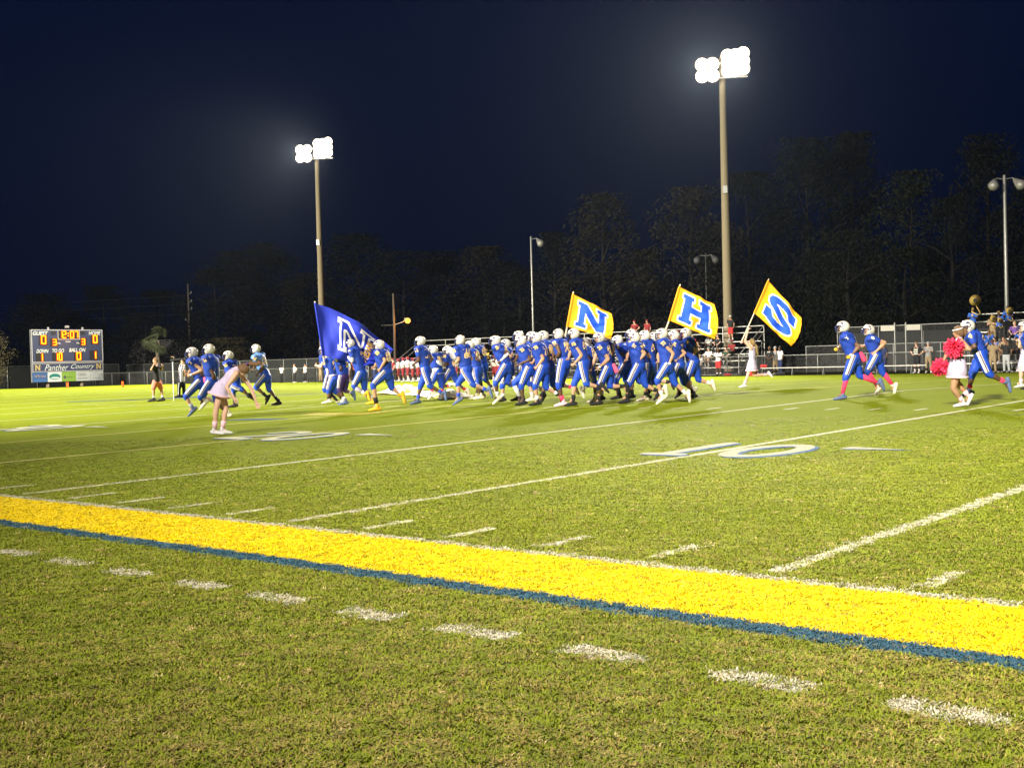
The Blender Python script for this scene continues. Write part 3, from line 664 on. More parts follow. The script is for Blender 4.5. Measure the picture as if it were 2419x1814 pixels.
for dz in (.025, -.025): g.box((bu(.507), -.115, bv(.095+dz)), (.10, .05, .10))
obj('colon', g, LED2, clk)
plate('name_panel', 0.004, .996, .645, .80, NAVY, -.055); frame(.004, .996, .64, .805, .07)
def blockN(name, u, v, h, m, parent=None, y=-.1):
    g = G(); H = h*(Zt-Zb); fs = [tuple(range(len(N_BLOCK)))]; g.add([(bu(u)+(px-.5)*H*1.1, y, bv(v)+(pz-.5)*H) for px, pz in N_BLOCK], fs); return obj(name, g, m, parent or sb)
GOLDT = mat('gold_vinyl', (.27, .20, .07), .6)
blockN('letter_mark', .075, .722, .105, GOLDT); blockN('letter_mark', .93, .718, .105, GOLDT)
btext('script_lettering', 'Panther', .33, .725, .115, .33, WTXT, .0, .45); btext('script_lettering', 'Country', .70, .725, .115, .34, WTXT, .0, .45)
for u0, u1, m in ((.004, .205, mat('ad_blue', (.018, .06, .15), .6)), (.207, .40, WTXT), (.402, .60, mat('ad_green', (.12, .21, .02), .6)), (.602, .80, mat('ad_cream', (.28, .30, .28), .6)), (.802, .996, mat('ad_grey', (.25, .27, .26), .6))):
    plate('sponsor_panel', u0, u1, .812, .998, m, -.055)
TEAL = mat('ad_teal', (.008, .11, .09), .6); INK = mat('ad_ink', (.05, .055, .055), .7)
def ell2(name, u, v, ru, rv, m, y, ring=0.):
    g = G(); n = 28; o = [(bu(u)+ru*SBW*math.cos(2*math.pi*k/n), y, bv(v)+rv*(Zt-Zb)*math.sin(2*math.pi*k/n)) for k in range(n)]
    if ring:
        i = [(bu(u)+ru*SBW*(1-ring)*math.cos(2*math.pi*k/n), y, bv(v)+rv*(Zt-Zb)*(1-ring)*math.sin(2*math.pi*k/n)) for k in range(n)]
        g.add(o+i, [(k, (k+1) % n, n+(k+1) % n, n+k) for k in range(n)])
    else: g.add(o, [tuple(range(n))])
    return obj(name, g, m, sb)
ell2('sponsor_mark', .305, .90, .077, .06, TEAL, -.085); ell2('sponsor_mark', .308, .925, .060, .018, WTXT, -.09)
ell2('sponsor_mark', .445, .915, .020, .030, INK, -.085); plate('sponsor_line', .475, .55, .905, .925, mat('ad_green_dark', (.07, .14, .02), .6), -.085, th=.01)
ell2('sponsor_mark', .69, .872, .060, .042, INK, -.085, .12); plate('sponsor_line', .655, .725, .865, .882, INK, -.085, th=.01); plate('sponsor_line', .62, .76, .945, .955, INK, -.085, th=.01)
ell2('sponsor_mark', .895, .87, .028, .035, INK, -.085, .08); plate('sponsor_line', .85, .95, .945, .955, mat('ad_grey_dark', (.17, .18, .18), .7), -.085, th=.01)
btext('sponsor_lettering', 'NPM Auto', .105, .885, .045, .15, mat('ad_pale_pink', (.22, .15, .15), .6), .02, 0, -.09); plate('sponsor_line', .02, .19, .955, .98, mat('ad_blue2', (.03, .09, .22), .6), -.085, th=.01)
for u in (.24, .72):
    g = G(); g.box((bu(u), 0, Zt+.12), (.14, .12, .24)); obj('lifting_lug', g, WFR, sb)
g = G(); g.box((bu(.5), 0, Zt+.28), (.40, .2, .22)); obj('horn_speaker', g, ALUD, sb)
light('scoreboard_glow', (0, -1.2, 4.3), 60, (1, .35, .05), .8, sb)

# ------------------------------------------------------------------ people
SKIN = {'dark': mat('skin_deep', (.095, .050, .030), .5), 'brown': mat('skin_brown', (.19, .105, .06), .5), 'bronze': mat('skin_bronze', (.33, .185, .10), .5), 'tan': mat('skin_tan', (.44, .25, .15), .5), 'light': mat('skin_light', (.60, .37, .27), .5)}
EYE = mat('eye_dark', (.03, .02, .02), .3); LIP = mat('lip_colour', (.30, .12, .10), .5)
ROYAL = mat('jersey_royal', (.015, .050, .34), .65, bump=.9, bscale=8); PANTR = mat('pants_royal', (.013, .060, .42), .5, bump=.9, bscale=7)
STR_S = mat('stripe_silver', (.50, .44, .40), .6); STR_W = mat('stripe_white', (.80, .76, .76), .6); STR_N = mat('stripe_navy', (.03, .035, .10), .6)
HELM = mat('helmet_white', (.60, .56, .49), .25, spec=.6, var=.03); MASKM = mat('facemask_navy', (.02, .025, .10), .4); NAVYL = mat('helmet_mark', (.035, .025, .09), .4); GOLDS = mat('helmet_gold', (.38, .25, .08), .4)
NUMY = mat('number_gold', (.88, .62, .26), .6); NUMW = mat('number_white', (.80, .77, .70), .6)
CL = {k: mat('cloth_'+k, c, .8, bump=.4, bscale=16) for k, c in dict(white=(.62, .60, .61), lavender=(.52, .45, .62), black=(.015, .015, .017), navy=(.02, .03, .09), maroon=(.20, .02, .025), maroond=(.12, .012, .018), red=(.48, .03, .03), orange=(.62, .14, .04), coral=(.62, .19, .13), khaki=(.26, .19, .11), grey=(.24, .24, .24), ltgrey=(.36, .37, .38), green=(.03, .055, .035), gold=(.55, .32, .05), ltblue=(.22, .42, .62), blue=(.025, .10, .42), purple=(.13, .06, .25), plum=(.045, .022, .11), pink=(.85, .10, .20), hotpink=(.90, .045, .12), palepink=(.80, .50, .58), yellow=(.75, .40, .02), royal=(.02, .06, .42), brown=(.10, .065, .04), silver=(.30, .32, .42), cream=(.75, .68, .52), slate=(.09, .13, .24)).items()}
HAIR = {'brown': mat('hair_brown', (.17, .095, .048), .6, bump=.8, bscale=60), 'blond': mat('hair_blond', (.33, .22, .08), .6, bump=.8, bscale=60), 'black': mat('hair_black', (.012, .010, .010), .5, bump=.8, bscale=60), 'auburn': mat('hair_auburn', (.30, .13, .05), .6, bump=.8, bscale=60)}
PEND = []; SHARE = {}; LATER = []
def pend(name, g, mats, parent, vox=.024, sm=2, extra=None, key=None):
    """a mesh grown from overlapping closed shapes into ONE continuous surface; meshed later, all together"""
    mats = mats if isinstance(mats, list) else [mats]
    o = bpy.data.objects.new(name, bpy.data.meshes.new(name)); link(o, parent)
    if key is not None and key in SHARE: SHARE[key]['users'].append((o, mats)); return o
    e = dict(g=g, vox=vox, sm=sm, extra=extra, users=[(o, mats)]); PEND.append(e)
    if key is not None: SHARE[key] = e
    return o
def finish_bodies():
    tmp = []
    for e in PEND:
        me = e['g'].mesh('tmp'); o = bpy.data.objects.new('tmp', me); COL.objects.link(o)
        r = o.modifiers.new('r', 'REMESH'); r.mode = 'VOXEL'; r.voxel_size = e['vox']
        s = o.modifiers.new('s', 'SMOOTH'); s.factor = .5; s.iterations = e['sm']; tmp.append(o)
    bpy.context.view_layer.update(); dg = bpy.context.evaluated_depsgraph_get()
    for e, o in zip(PEND, tmp):
        me = bpy.data.meshes.new_from_object(o.evaluated_get(dg))
        nm = e['users'][0][0].name.split('.')[0]; me.name = nm
        if e['extra'] is not None:
            nv = len(me.vertices); co = np.empty(nv*3); me.vertices.foreach_get('co', co); vs = [tuple(c) for c in co.reshape(-1, 3)]
            fs = [tuple(p.vertices) for p in me.polygons]; x = e['extra']
            m2 = bpy.data.meshes.new(nm); m2.from_pydata(vs+x.v, [], fs+[tuple(i+nv for i in f) for f in x.f])
            m2.polygons.foreach_set('material_index', [0]*len(fs)+x.m); bpy.data.meshes.remove(me); me = m2
        me.polygons.foreach_set('use_smooth', [True]*len(me.polygons)); me.update()
        for m in e['users'][0][1]: me.materials.append(m)
        for u, mats in e['users']:
            u.data = me
            for i, m in enumerate(mats):
                if me.materials[i] != m: u.material_slots[i].link = 'OBJECT'; u.material_slots[i].material = m
    for o in tmp:
        m = o.data; bpy.data.objects.remove(o); bpy.data.meshes.remove(m)
    for f in LATER: f()

def hand_geo(x, wrist, d, palm_n, curl, sgn, k=1.):
    """five separate fingers; the palm itself belongs to the body surface"""
    d = d.normalized(); w = palm_n.cross(d).normalized()*sgn; nrm = palm_n.normalized()
    base = wrist+d*.085*k
    for i, (off, L) in enumerate(((.030, .068), (.010, .076), (-.010, .070), (-.029, .055))):
        p0 = base+w*off*k-d*.015*k; a1 = curl*.9; a2 = curl*1.9
        d1 = d*math.cos(a1)+nrm*math.sin(a1); d2 = d*math.cos(a2)+nrm*math.sin(a2)
        p1 = p0+d1*L*.55*k; p2 = p1+d2*L*.5*k; x.tube([p0, p1, p2], [.0095*k, .0085*k, .007*k], 6)
    t0 = wrist+d*.03*k+w*.03*k; t1 = t0+(d*.55+w*.7+nrm*.35).normalized()*.04*k; t2 = t1+(d*.8+w*.1+nrm*.5).normalized()*.035*k
    x.tube([t0, t1, t2], [.012*k, .010*k, .008*k], 6)
def lerp(a, b, t): return a+(b-a)*t
def shoe_geo(an, toe_dir, up, k=1., flat=None):
    g = G(); f = toe_dir.normalized(); up = (up-f*up.dot(f)).normalized(); sd = f.cross(up)
    c = an-up*.065*k
    g.tube([c-f*.07*k+up*.012*k, c-f*.03*k+up*.012*k, c+f*.05*k+up*.006*k, c+f*.12*k-up*.006*k, c+f*.185*k-up*.012*k], [(.033*k, .040*k), (.038*k, .046*k), (.042*k, .044*k), (.047*k, .034*k), (.034*k, .022*k)], 10, sd)
    g.tube([an-f*.012*k-up*.03*k, an-f*.012*k+up*.035*k], [(.046*k, .042*k), (.043*k, .040*k)], 10, sd)
    return g
def body(t, J, s, o):
    """one figure. J: joints in the person's frame (x forward, y left, z up); s: +1 lateral sign helper; o: looks"""
    k = o.get('k', 1.); fem = o.get('fem', False); vox = o.get('vox', .024); key = o.get('key'); low = o.get('low', False)
    by = o.get('yaw', 0.); F = V(math.cos(by), -math.sin(by), 0); Lt = V(math.sin(by), math.cos(by), 0)
    pv, nk, hd = J['pv'], J['nk'], J['hd']; sp = nk-pv; su = sp.normalized()
    Lt = (Lt-su*Lt.dot(su)).normalized(); fr = Lt.cross(su); fr = fr if fr.dot(F) > 0 else -fr
    shw = (.155 if fem else .185)*k*o.get('shw', 1.)
    J['shL'] = pv+sp*.93+Lt*shw; J['shR'] = pv+sp*.93-Lt*shw
    g = G(); mats = [SKIN[o['skin']], EYE, LIP]
    hy = o.get('hyaw', 0.); hp = o.get('hpitch', 0.)
    hf = V(math.cos(hy)*math.cos(hp), -math.sin(hy)*math.cos(hp), math.sin(hp)); hl = V(math.sin(hy), math.cos(hy), 0); hu = hf.cross(hl); hu = hu if hu.z > 0 or o.get('headdown') else -hu
    if hu.z < 0 and not o.get('headdown'): hu = -hu
    ax = (hf, hl, hu)
    g.ell(hd, (.095*k, .075*k, .115*k), ax, 12, 9); g.ell(hd+hf*.035*k-hu*.055*k, (.055*k, .055*k, .06*k), ax)
    g.ell(hd+hf*.095*k-hu*.018*k, (.022*k, .014*k, .024*k), ax, 8, 6)
    for q in (1, -1): g.ell(hd+hl*q*.076*k-hu*.01*k-hf*.005*k, (.02*k, .010*k, .03*k), ax, 7, 5)
    g.tube([nk-su*.05*k, lerp(nk, hd, .6)], [.058*k, .052*k], 10)
    aw, ab = (.15 if fem else .165)*k, (.10 if fem else .115)*k
    g.tube([pv-su*.05*k, pv+sp*.2, pv+sp*.45, pv+sp*.72, pv+sp*.92, nk], [(aw, ab), (aw*.92, ab*.95), (aw*(.78 if fem else .95), ab*.9), (aw*1.08, ab*1.05), (aw*1.0, ab*.8), (.07*k, .07*k)], 12, Lt)
    x = G(); arm = o.get('arm', 1.)
    for sd in ('L', 'R'):
        q = 1 if sd == 'L' else -1
        sh, el, ha = J['sh'+sd], J['e'+sd], J['h'+sd]
        g.tube([sh-Lt*q*.03*k, sh, lerp(sh, el, .45), el], [.055*k*arm, .058*k*arm, .052*k*arm, .040*k*arm], 9)
        fd = (ha-el); wr = el+fd*max(.3, 1-.07*k/max(fd.length, .1)); fd = fd.normalized() if fd.length > .01 else V(1, 0, 0)
        g.tube([el, lerp(el, wr, .3), wr], [.041*k*arm, .043*k*arm, .028*k], 9)
        pn = o.get('palm', -Lt*q); pn = (pn-fd*pn.dot(fd)); pn = pn.normalized() if pn.length > .05 else fd.orthogonal().normalized()
        wd = pn.cross(fd)
        g.ell(wr+fd*.048*k, (.056*k, .042*k, .024*k), (fd, wd, pn), 8, 6)
        hand_geo(x, wr, fd, pn, o.get('curl', 1.1), q, k)
        hip, kn, an = J['hip'+sd], J['k'+sd], J['a'+sd]
        lg = o.get('leg', 1.)
        g.tube([hip, lerp(hip, kn, .35), kn], [.088*k*lg, .084*k*lg, .058*k*lg], 10)
        bk = (kn-an).normalized(); cb = -fr*.012*k
        g.tube([kn, lerp(kn, an, .28)+cb, lerp(kn, an, .65), an], [.056*k*lg, .060*k*lg, .043*k*lg, .034*k], 10)
        ft = J['t'+sd]-an; ft = ft.normalized() if ft.length > .02 else F
        g.tube([an, an+ft*.10*k], [.036*k, .030*k], 8)
    if not low:
        for q in (1, -1): x.ell(hd+hf*.086*k+hl*q*.031*k+hu*.012*k, (.010*k, .014*k, .008*k), ax, 7, 5, 1)
        x.ell(hd+hf*.088*k-hu*.062*k, (.008*k, .022*k, .006*k), ax, 7, 5, 2)
    b = pend('body', g, mats, t, vox, 2, x, None if key is None else ('body', key))
    return dict(F=F, Lt=Lt, su=su, sp=sp, fr=fr, ax=ax, k=k, vox=vox, key=key)
def shoes_socks(t, J, o, B):
    k = B['k']
    for sd in ('L', 'R'):
        an, kn, to = J['a'+sd], J['k'+sd], J['t'+sd]; up = (kn-an).normalized(); d = to-an
        d = d.normalized() if d.length > .03 else B['F'].copy()
        d = (d-up*d.dot(up)*.35).normalized()
        if to.z < .10*k and an.z < .19*k:
            d = V(to.x-an.x, to.y-an.y, 0); d = d.normalized() if d.length > .03 else B['F'].copy(); d = V(d.x, d.y, -.06).normalized(); up2 = V(0, 0, 1); an = V(an.x, an.y, max(.118*k, min(an.z, .128)))
        else: up2 = up
        kk = k*o.get('shoe_k', 1.12)
        if o.get('key') and ('shoe'+sd, o['key']) in SM: me = SM[('shoe'+sd, o['key'])]
        else:
            me = shoe_geo(an, d, up2, kk).mesh('shoe', True)
            if o.get('key'): SM[('shoe'+sd, o['key'])] = me
        mob(me, 'shoe', CL[o['shoe']], t)
        sk = o.get('sock')
        if sk:
            h = o.get('sock_h', .35); cb = -B['fr']*.012*k
            def mk():
                g = G(); g.tube([an+up*.02, lerp(an, kn, h*.55)+cb*.6, lerp(an, kn, h)+cb], [.044*k, (.049 if h < .5 else .058)*k, (.056 if h < .5 else .069)*k], 10, cap=False); return g.mesh('sock', True)
            kk2 = ('sock'+sd, o.get('key'))
            if o.get('key') and kk2 in SM: me = SM[kk2]
            else:
                me = mk()
                if o.get('key'): SM[kk2] = me
            mob(me, 'sock', CL[sk], t)
def mob(me, name, m, parent):
    if not len(me.materials): me.materials.append(m)
    o = bpy.data.objects.new(name, me); link(o, parent)
    if me.materials[0] != m: o.material_slots[0].link = 'OBJECT'; o.material_slots[0].material = m
    return o
# helmet parts, modelled once in the helmet's own frame (x forward, z up), centre of the head at the origin
HR = (.165, .130, .150)
def helmet_meshes():
    g = G(); n, m = 26, 16; P = {}
    def pt(th, a, e=0.):
        x = math.cos(th)*math.cos(a); y = math.cos(th)*math.sin(a); z = math.sin(th)
        p = V((HR[0]+e)*x*(1.0 if x < 0 else .97), (HR[1]+e)*y, (HR[2]+e)*z+.025)
        if z < -.25: p = V(p.x*(.97), p.y*1.02, p.z)
        if x > .55 and z > .05 : p.x += .02*z
        return p
    fs = []; vs = []
    for lay, e in ((0, .012), (1, 0.)):
        for i in range(m+1):
            th = -1.05+(1.5708+1.05)*i/m
            for k in range(n): vs.append(pt(th, 2*math.pi*k/n, e))
    def openf(i, k):
        th = -1.05+(1.5708+1.05)*(i+.5)/m; a = 2*math.pi*(k+.5)/n; a = (a+math.pi) % (2*math.pi)-math.pi
        return abs(a) < (1.22 if th > -.45 else .95) and th < .30
    N1 = (m+1)*n
    keep = {(i, k) for i in range(m) for k in range(n) if not openf(i, k)}
    for i, k in keep:
        a, b, c, d = i*n+k, i*n+(k+1) % n, (i+1)*n+(k+1) % n, (i+1)*n+k
        fs.append((a, b, c, d)); fs.append((a+N1, d+N1, c+N1, b+N1))
        for (ii, kk), (p, q) in (((i-1, k), (a, b)), ((i+1, k), (c, d)), ((i, (k-1) % n), (d, a)), ((i, (k+1) % n), (b, c))):
            if (ii, kk) not in keep and ii < m: fs.append((q, p, p+N1, q+N1))
    g.add(vs, fs); shell = g.mesh('helmet', True)
    g = G()
    for z, r, a0 in ((.045, .185, .85), (-.005, .205, .95), (-.055, .205, .95), (-.10, .185, .80)):
        g.tube([(r*math.cos(a)*1.02, .135*math.sin(a)/math.sin(a0)*.98, z) for a in np.linspace(-a0, a0, 9)], .011, 6)
    for y in (-.045, .045): g.tube([(.172, y, .07), (.202, y, .0), (.200, y, -.055), (.178, y*.8, -.105)], .011, 6)
    mask = g.mesh('facemask', True)
    logos = []
    for q in (1, -1):
        g = G()
        def onh(a, th): p = pt(th, a*q, .016); return p
        # dark sweeping mark: an arc over a small blot
        arc = [(1.75, .10), (1.72, .38), (1.55, .60), (1.30, .66), (1.05, .56)]; wd = [.10, .19, .22, .17, .04]
        up = [onh(a, th+w) for (a, th), w in zip(arc, wd)]; lo = [onh(a, th-w*.8) for (a, th), w in zip(arc, wd)]
        g.add(up+lo, [((i, i+1, 6+i, 5+i) if q > 0 else (i+1, i, 5+i, 6+i)) for i in range(4)])
        bl = [onh(1.40+.34*math.cos(t)*(1+.3*math.sin(3*t)), .10+.20*math.sin(t)) for t in np.linspace(0, 6.28, 10)[:-1]]
        g.add(bl, [tuple(range(9))])
        hole = [onh(1.72+.09*math.cos(t), -.30+.09*math.sin(t)) for t in np.linspace(0, 6.28, 8)[:-1]]; g.add(hole, [tuple(range(7))]); lm = g.mesh('helmet_mark'); lm.materials.append(NAVYL); logos.append(lm)
    logo = logos
    g = G(); top = []
    for w in (-.014, .014):
        for i in range(18):
            th = .42+(math.pi-.42+.75)*i/17; x, z = math.cos(th), math.sin(th)
            top.append(V((HR[0]+.017)*x, w, (HR[2]+.017)*z+.025))
    g.add(top, [(i, i+1, 19+i, 18+i) for i in range(17)]); st = g.mesh('helmet_stripe')
    g = G()
    for q in (1, -1): g.tube([(.03, .118*q, -.085), (.085, .08*q, -.115), (.118, 0, -.118)], [.009, .011, .020], 6)
    strap = g.mesh('chin_strap', True)
    shell.materials.append(HELM); mask.materials.append(MASKM); st.materials.append(GOLDS); strap.materials.append(HELM)
    return shell, mask, logo, st, strap
H_SHELL, H_MASK, H_LOGO, H_STR, H_STRAP = helmet_meshes()
def helmet(t, hd, ax, k=1., m=None, low=False, maskm=None):
    R = Matrix((ax[0], ax[1], ax[2])).transposed().to_4x4(); k *= .86; M = Matrix.Translation(hd-ax[0]*.012)@R@Matrix.Diagonal((k, k, k, 1))
    h = mob(H_SHELL, 'helmet', m or HELM, t); h.matrix_basis = M
    mob(H_MASK, 'facemask', maskm or MASKM, h)
    if not low: [mob(lm, 'helmet_mark', NAVYL, h) for lm in H_LOGO]; mob(H_STR, 'helmet_stripe', GOLDS, h); mob(H_STRAP, 'chin_strap', HELM, h)
    return h
def project(name, target, key, height, c, n, up, m, parent, width=None, d=.3):
    """print flat lettering onto a garment: every vertex is dropped onto the cloth along -n and lifted 5 mm"""
    def go_():
        if key not in TXT: need_text([key])
        vs, fs = text_geo(key, height, width); nn = n.normalized(); u = (up-nn*up.dot(nn)).normalized(); rt = u.cross(nn)
        me = target.data; bvh = BVHTree.FromPolygons([v.co.copy() for v in me.vertices], [tuple(p.vertices) for p in me.polygons])
        out = []; last = d
        hits = []
        for x, y in vs:
            p = c+rt*x+u*y+nn*d; h = bvh.ray_cast(p, -nn, 1.2); hits.append(h[3] if h[0] is not None else None)
        ok = [h for h in hits if h is not None]
        if not ok: return
        med = sorted(ok)[len(ok)//2]
        for (x, y), h in zip(vs, hits):
            h = med if h is None else min(max(h, med-.05), med+.06); out.append(c+rt*x+u*y+nn*(d-h+.007))
        g = G(); g.add(out, fs); obj(name, g, m, parent)
    LATER.append(go_)
def player(t, J, s, o):
    B = body(t, J, s, o); k, F, Lt, su, sp, fr = (B[q] for q in ('k', 'F', 'Lt', 'su', 'sp', 'fr')); pv, nk = J['pv'], J['nk']; key = o.get('key')
    K = (lambda n: None if key is None else (n, key))
    wide = o.get('wide', 1.)
    g = G(); g.tube([pv+sp*o.get('hem', .16), pv+sp*.34, pv+sp*.58, pv+sp*.80, pv+sp*.95, pv+sp*1.05], [(.180*k*wide, .155*k*wide), (.182*k*wide, .160*k*wide), (.205*k*wide, .178*k*wide), (.230*k, .190*k), (.205*k, .160*k), (.09*k, .09*k)], 14, Lt)
    for sd, q in (('L', 1), ('R', -1)):
        sh, el = J['sh'+sd], J['e'+sd]; ud = (el-sh).normalized()
        g.ell(sh+Lt*q*.015*k+su*.015*k, (.125*k, .11*k, .09*k), (fr, Lt, su), 10, 7)
        g.tube([sh, lerp(sh, el, .3), lerp(sh, el, o.get('sleeve', .55))], [.098*k, .090*k, .080*k], 10)
    jer = pend('jersey', g, o['jm'], t, B['vox'], 2, None, K('jersey'))
    g = G(); g.tube([pv+sp*.26, pv+sp*.12, pv-su*.02, pv-su*.10], [(.155*k*wide, .135*k*wide), (.170*k*wide, .150*k*wide), (.176*k*wide, .158*k*wide), (.145*k, .135*k)], 14, Lt)
    g.ell(pv-fr*.065*k-su*.02, (.09*k, .13*k*wide, .10*k), (fr, Lt, su), 10, 7)
    for sd in ('L', 'R'):
        hip, kn, an = J['hip'+sd], J['k'+sd], J['a'+sd]
        g.tube([hip, lerp(hip, kn, .4), lerp(hip, kn, .8), kn, lerp(kn, an, .16)], [.118*k*wide, .114*k*wide, .094*k, .084*k, .076*k], 11)
    pants = pend('pants', g, o['pm'], t, B['vox'], 2, None, K('pants'))
    shoes_socks(t, J, o, B)
    helmet(t, J['hd'], B['ax'], k*o.get('hk', 1.), o.get('hm'), o.get('low', False), o.get('mm'))
    if o.get('low'): return B
    # side stripes of the pants
    for sd, q in (('L', 1), ('R', -1)):
        hip, kn = J['hip'+sd], J['k'+sd]; ax_ = (kn-hip).normalized(); out = (Lt*q-ax_*ax_.dot(Lt*q)).normalized(); wv = ax_.cross(out)
        def strip(off, w, m, lift=.006, hip=hip, kn=kn, out=out, wv=wv):
            def go_():
                me = pants.data; bvh = BVHTree.FromPolygons([v.co.copy() for v in me.vertices], [tuple(p.vertices) for p in me.polygons]); g = G(); vs = []
                for i in range(9):
                    c = lerp(hip, kn, -.12+i*.125)
                    for e in (-.5, 0, .5):
                        p = c+wv*(off+w*e)+out*.4; h = bvh.ray_cast(p, -out, .6); vs.append((h[0]+out*lift) if h[0] is not None else p-out*.29)
                g.add(vs, [(3*i+j, 3*i+j+1, 3*i+j+4, 3*i+j+3) for i in range(8) for j in (0, 1)]); obj('pants_stripe', g, m, t)
            LATER.append(go_)
        strip(0, .085, STR_S); 
        strip(-.020, .020, STR_N, .012) if s > 0 else None
        strip(.028, .026, STR_W, .012) if s > 0 else None
    num = o.get('num')
    if num:
        project('number', jer, (str(num), .09, 0), .25*k, pv+sp*.66, -fr, su, o.get('nm', NUMY), t, .24*k if int(num) > 9 else .15*k)
        project('number', jer, (str(num), .09, 0), .22*k, pv+sp*.62, fr, su, o.get('nm', NUMY), t, .22*k if int(num) > 9 else .14*k)
        for sd, q in (('L', 1), ('R', -1)):
            sh, el = J['sh'+sd], J['e'+sd]; ud = (el-sh).normalized(); n_ = (Lt*q*.9+su*.45); n_ = n_-ud*n_.dot(ud)
            project('sleeve_number', jer, (str(num), .09, 0), .10*k, sh+ud*.03*k, n_, -ud if ud.z < 0 else ud, o.get('nm2', NUMY), t, .105*k if int(num) > 9 else .075*k, d=.25)
    return B
def hair(t, hd, ax, k, m, tail=None, bun=False, tie=None):
    f, l, u = ax; g = G()
    g.ell(hd-f*.018*k+u*.022*k, (.114*k, .104*k, .120*k), ax, 12, 8); g.ell(hd-f*.055*k-u*.02*k, (.085*k, .098*k, .105*k), ax, 10, 7)
    # keep the face free: the cap is set back and lifted, a fringe line stays above the eyes
    h = pend('hair', g, m, t, .02, 2)
    if tail:
        g = G(); g.tube(tail, [.03*k, .055*k, .05*k, .02*k][:len(tail)], 9); pend('ponytail', g, m, t, .018, 2)
    if tie is not None:
        c = tail[0]; g = G()
        for q in (1, -1): g.ell(c+l*q*.05*k+u*.02*k, (.03*k, .05*k, .035*k), ax, 8, 6)
        pend('hair_bow', g, tie, t, .016, 1)
    return h
def wrist_band(t, el, ha, m, name='wristband', a=.72, b=.86, r=.036):
    g = G(); g.tube([lerp(el, ha, a), lerp(el, ha, b)], [r, r*.95], 10, cap=False); obj(name, g, m, t, True)
def sleeve_on(t, sh, el, ha, m, a=.0, b=.85, k=1.):
    g = G(); g.tube([lerp(el, ha, a), lerp(el, ha, a+(b-a)*.4), lerp(el, ha, b)], [.049*k, .049*k, .036*k], 10, cap=False); obj('arm_sleeve', g, m, t, True)
def full_joints(D, face, o):
    """side-view joints (forward, up) -> 3-D joints; near and far limbs get their sideways place from the hips and shoulders"""
    s = 1 if face == 'L' else -1; N_, F_ = ('L', 'R') if s > 0 else ('R', 'L')
    j = {k: V(v[0], 0, v[1]) for k, v in D.items()}; J = {'hd': j['hd'], 'nk': j['nk'], 'pv': j['pv']}
    J['hd'].y = 0; by = o.get('yaw', .3)*s; k = o.get('k', 1.)
    hs = .085*k; Lt = V(math.sin(by), math.cos(by), 0)
    for near, sd in ((True, N_), (False, F_)):
        q = 1 if sd == 'L' else -1; p = 'n' if near else 'f'
        sh = j['pv']+(j['nk']-j['pv'])*.93+Lt*q*.185*k
        el = j.get(p+'E'); ha = j.get(p+'H')
        if el is None: el = j['nk']+V(.10 if near else -.02, 0, -.34)
        if ha is None: ha = el+V(.22, 0, .05)
        el = el.copy(); ha = ha.copy()
        d2 = (.31*k)**2-((el.x-sh.x)**2+(el.z-sh.z)**2); el.y = sh.y+q*min(.17, math.sqrt(max(d2, .0004)))*.75
        d2 = (.30*k)**2-((ha.x-el.x)**2+(ha.z-el.z)**2); ha.y = el.y-q*min(.22, math.sqrt(max(d2, .0016)))
        kn, an, to = j[p+'K'], j[p+'A'], j[p+'T']
        J['hip'+sd] = j['pv']+Lt*q*hs-V(0, 0, .01); J['k'+sd] = V(kn.x, q*.095*k, kn.z); J['a'+sd] = V(an.x, q*.075*k, an.z); J['t'+sd] = V(to.x, q*.085*k, to.z); J['e'+sd] = el; J['h'+sd] = ha
    return J, s
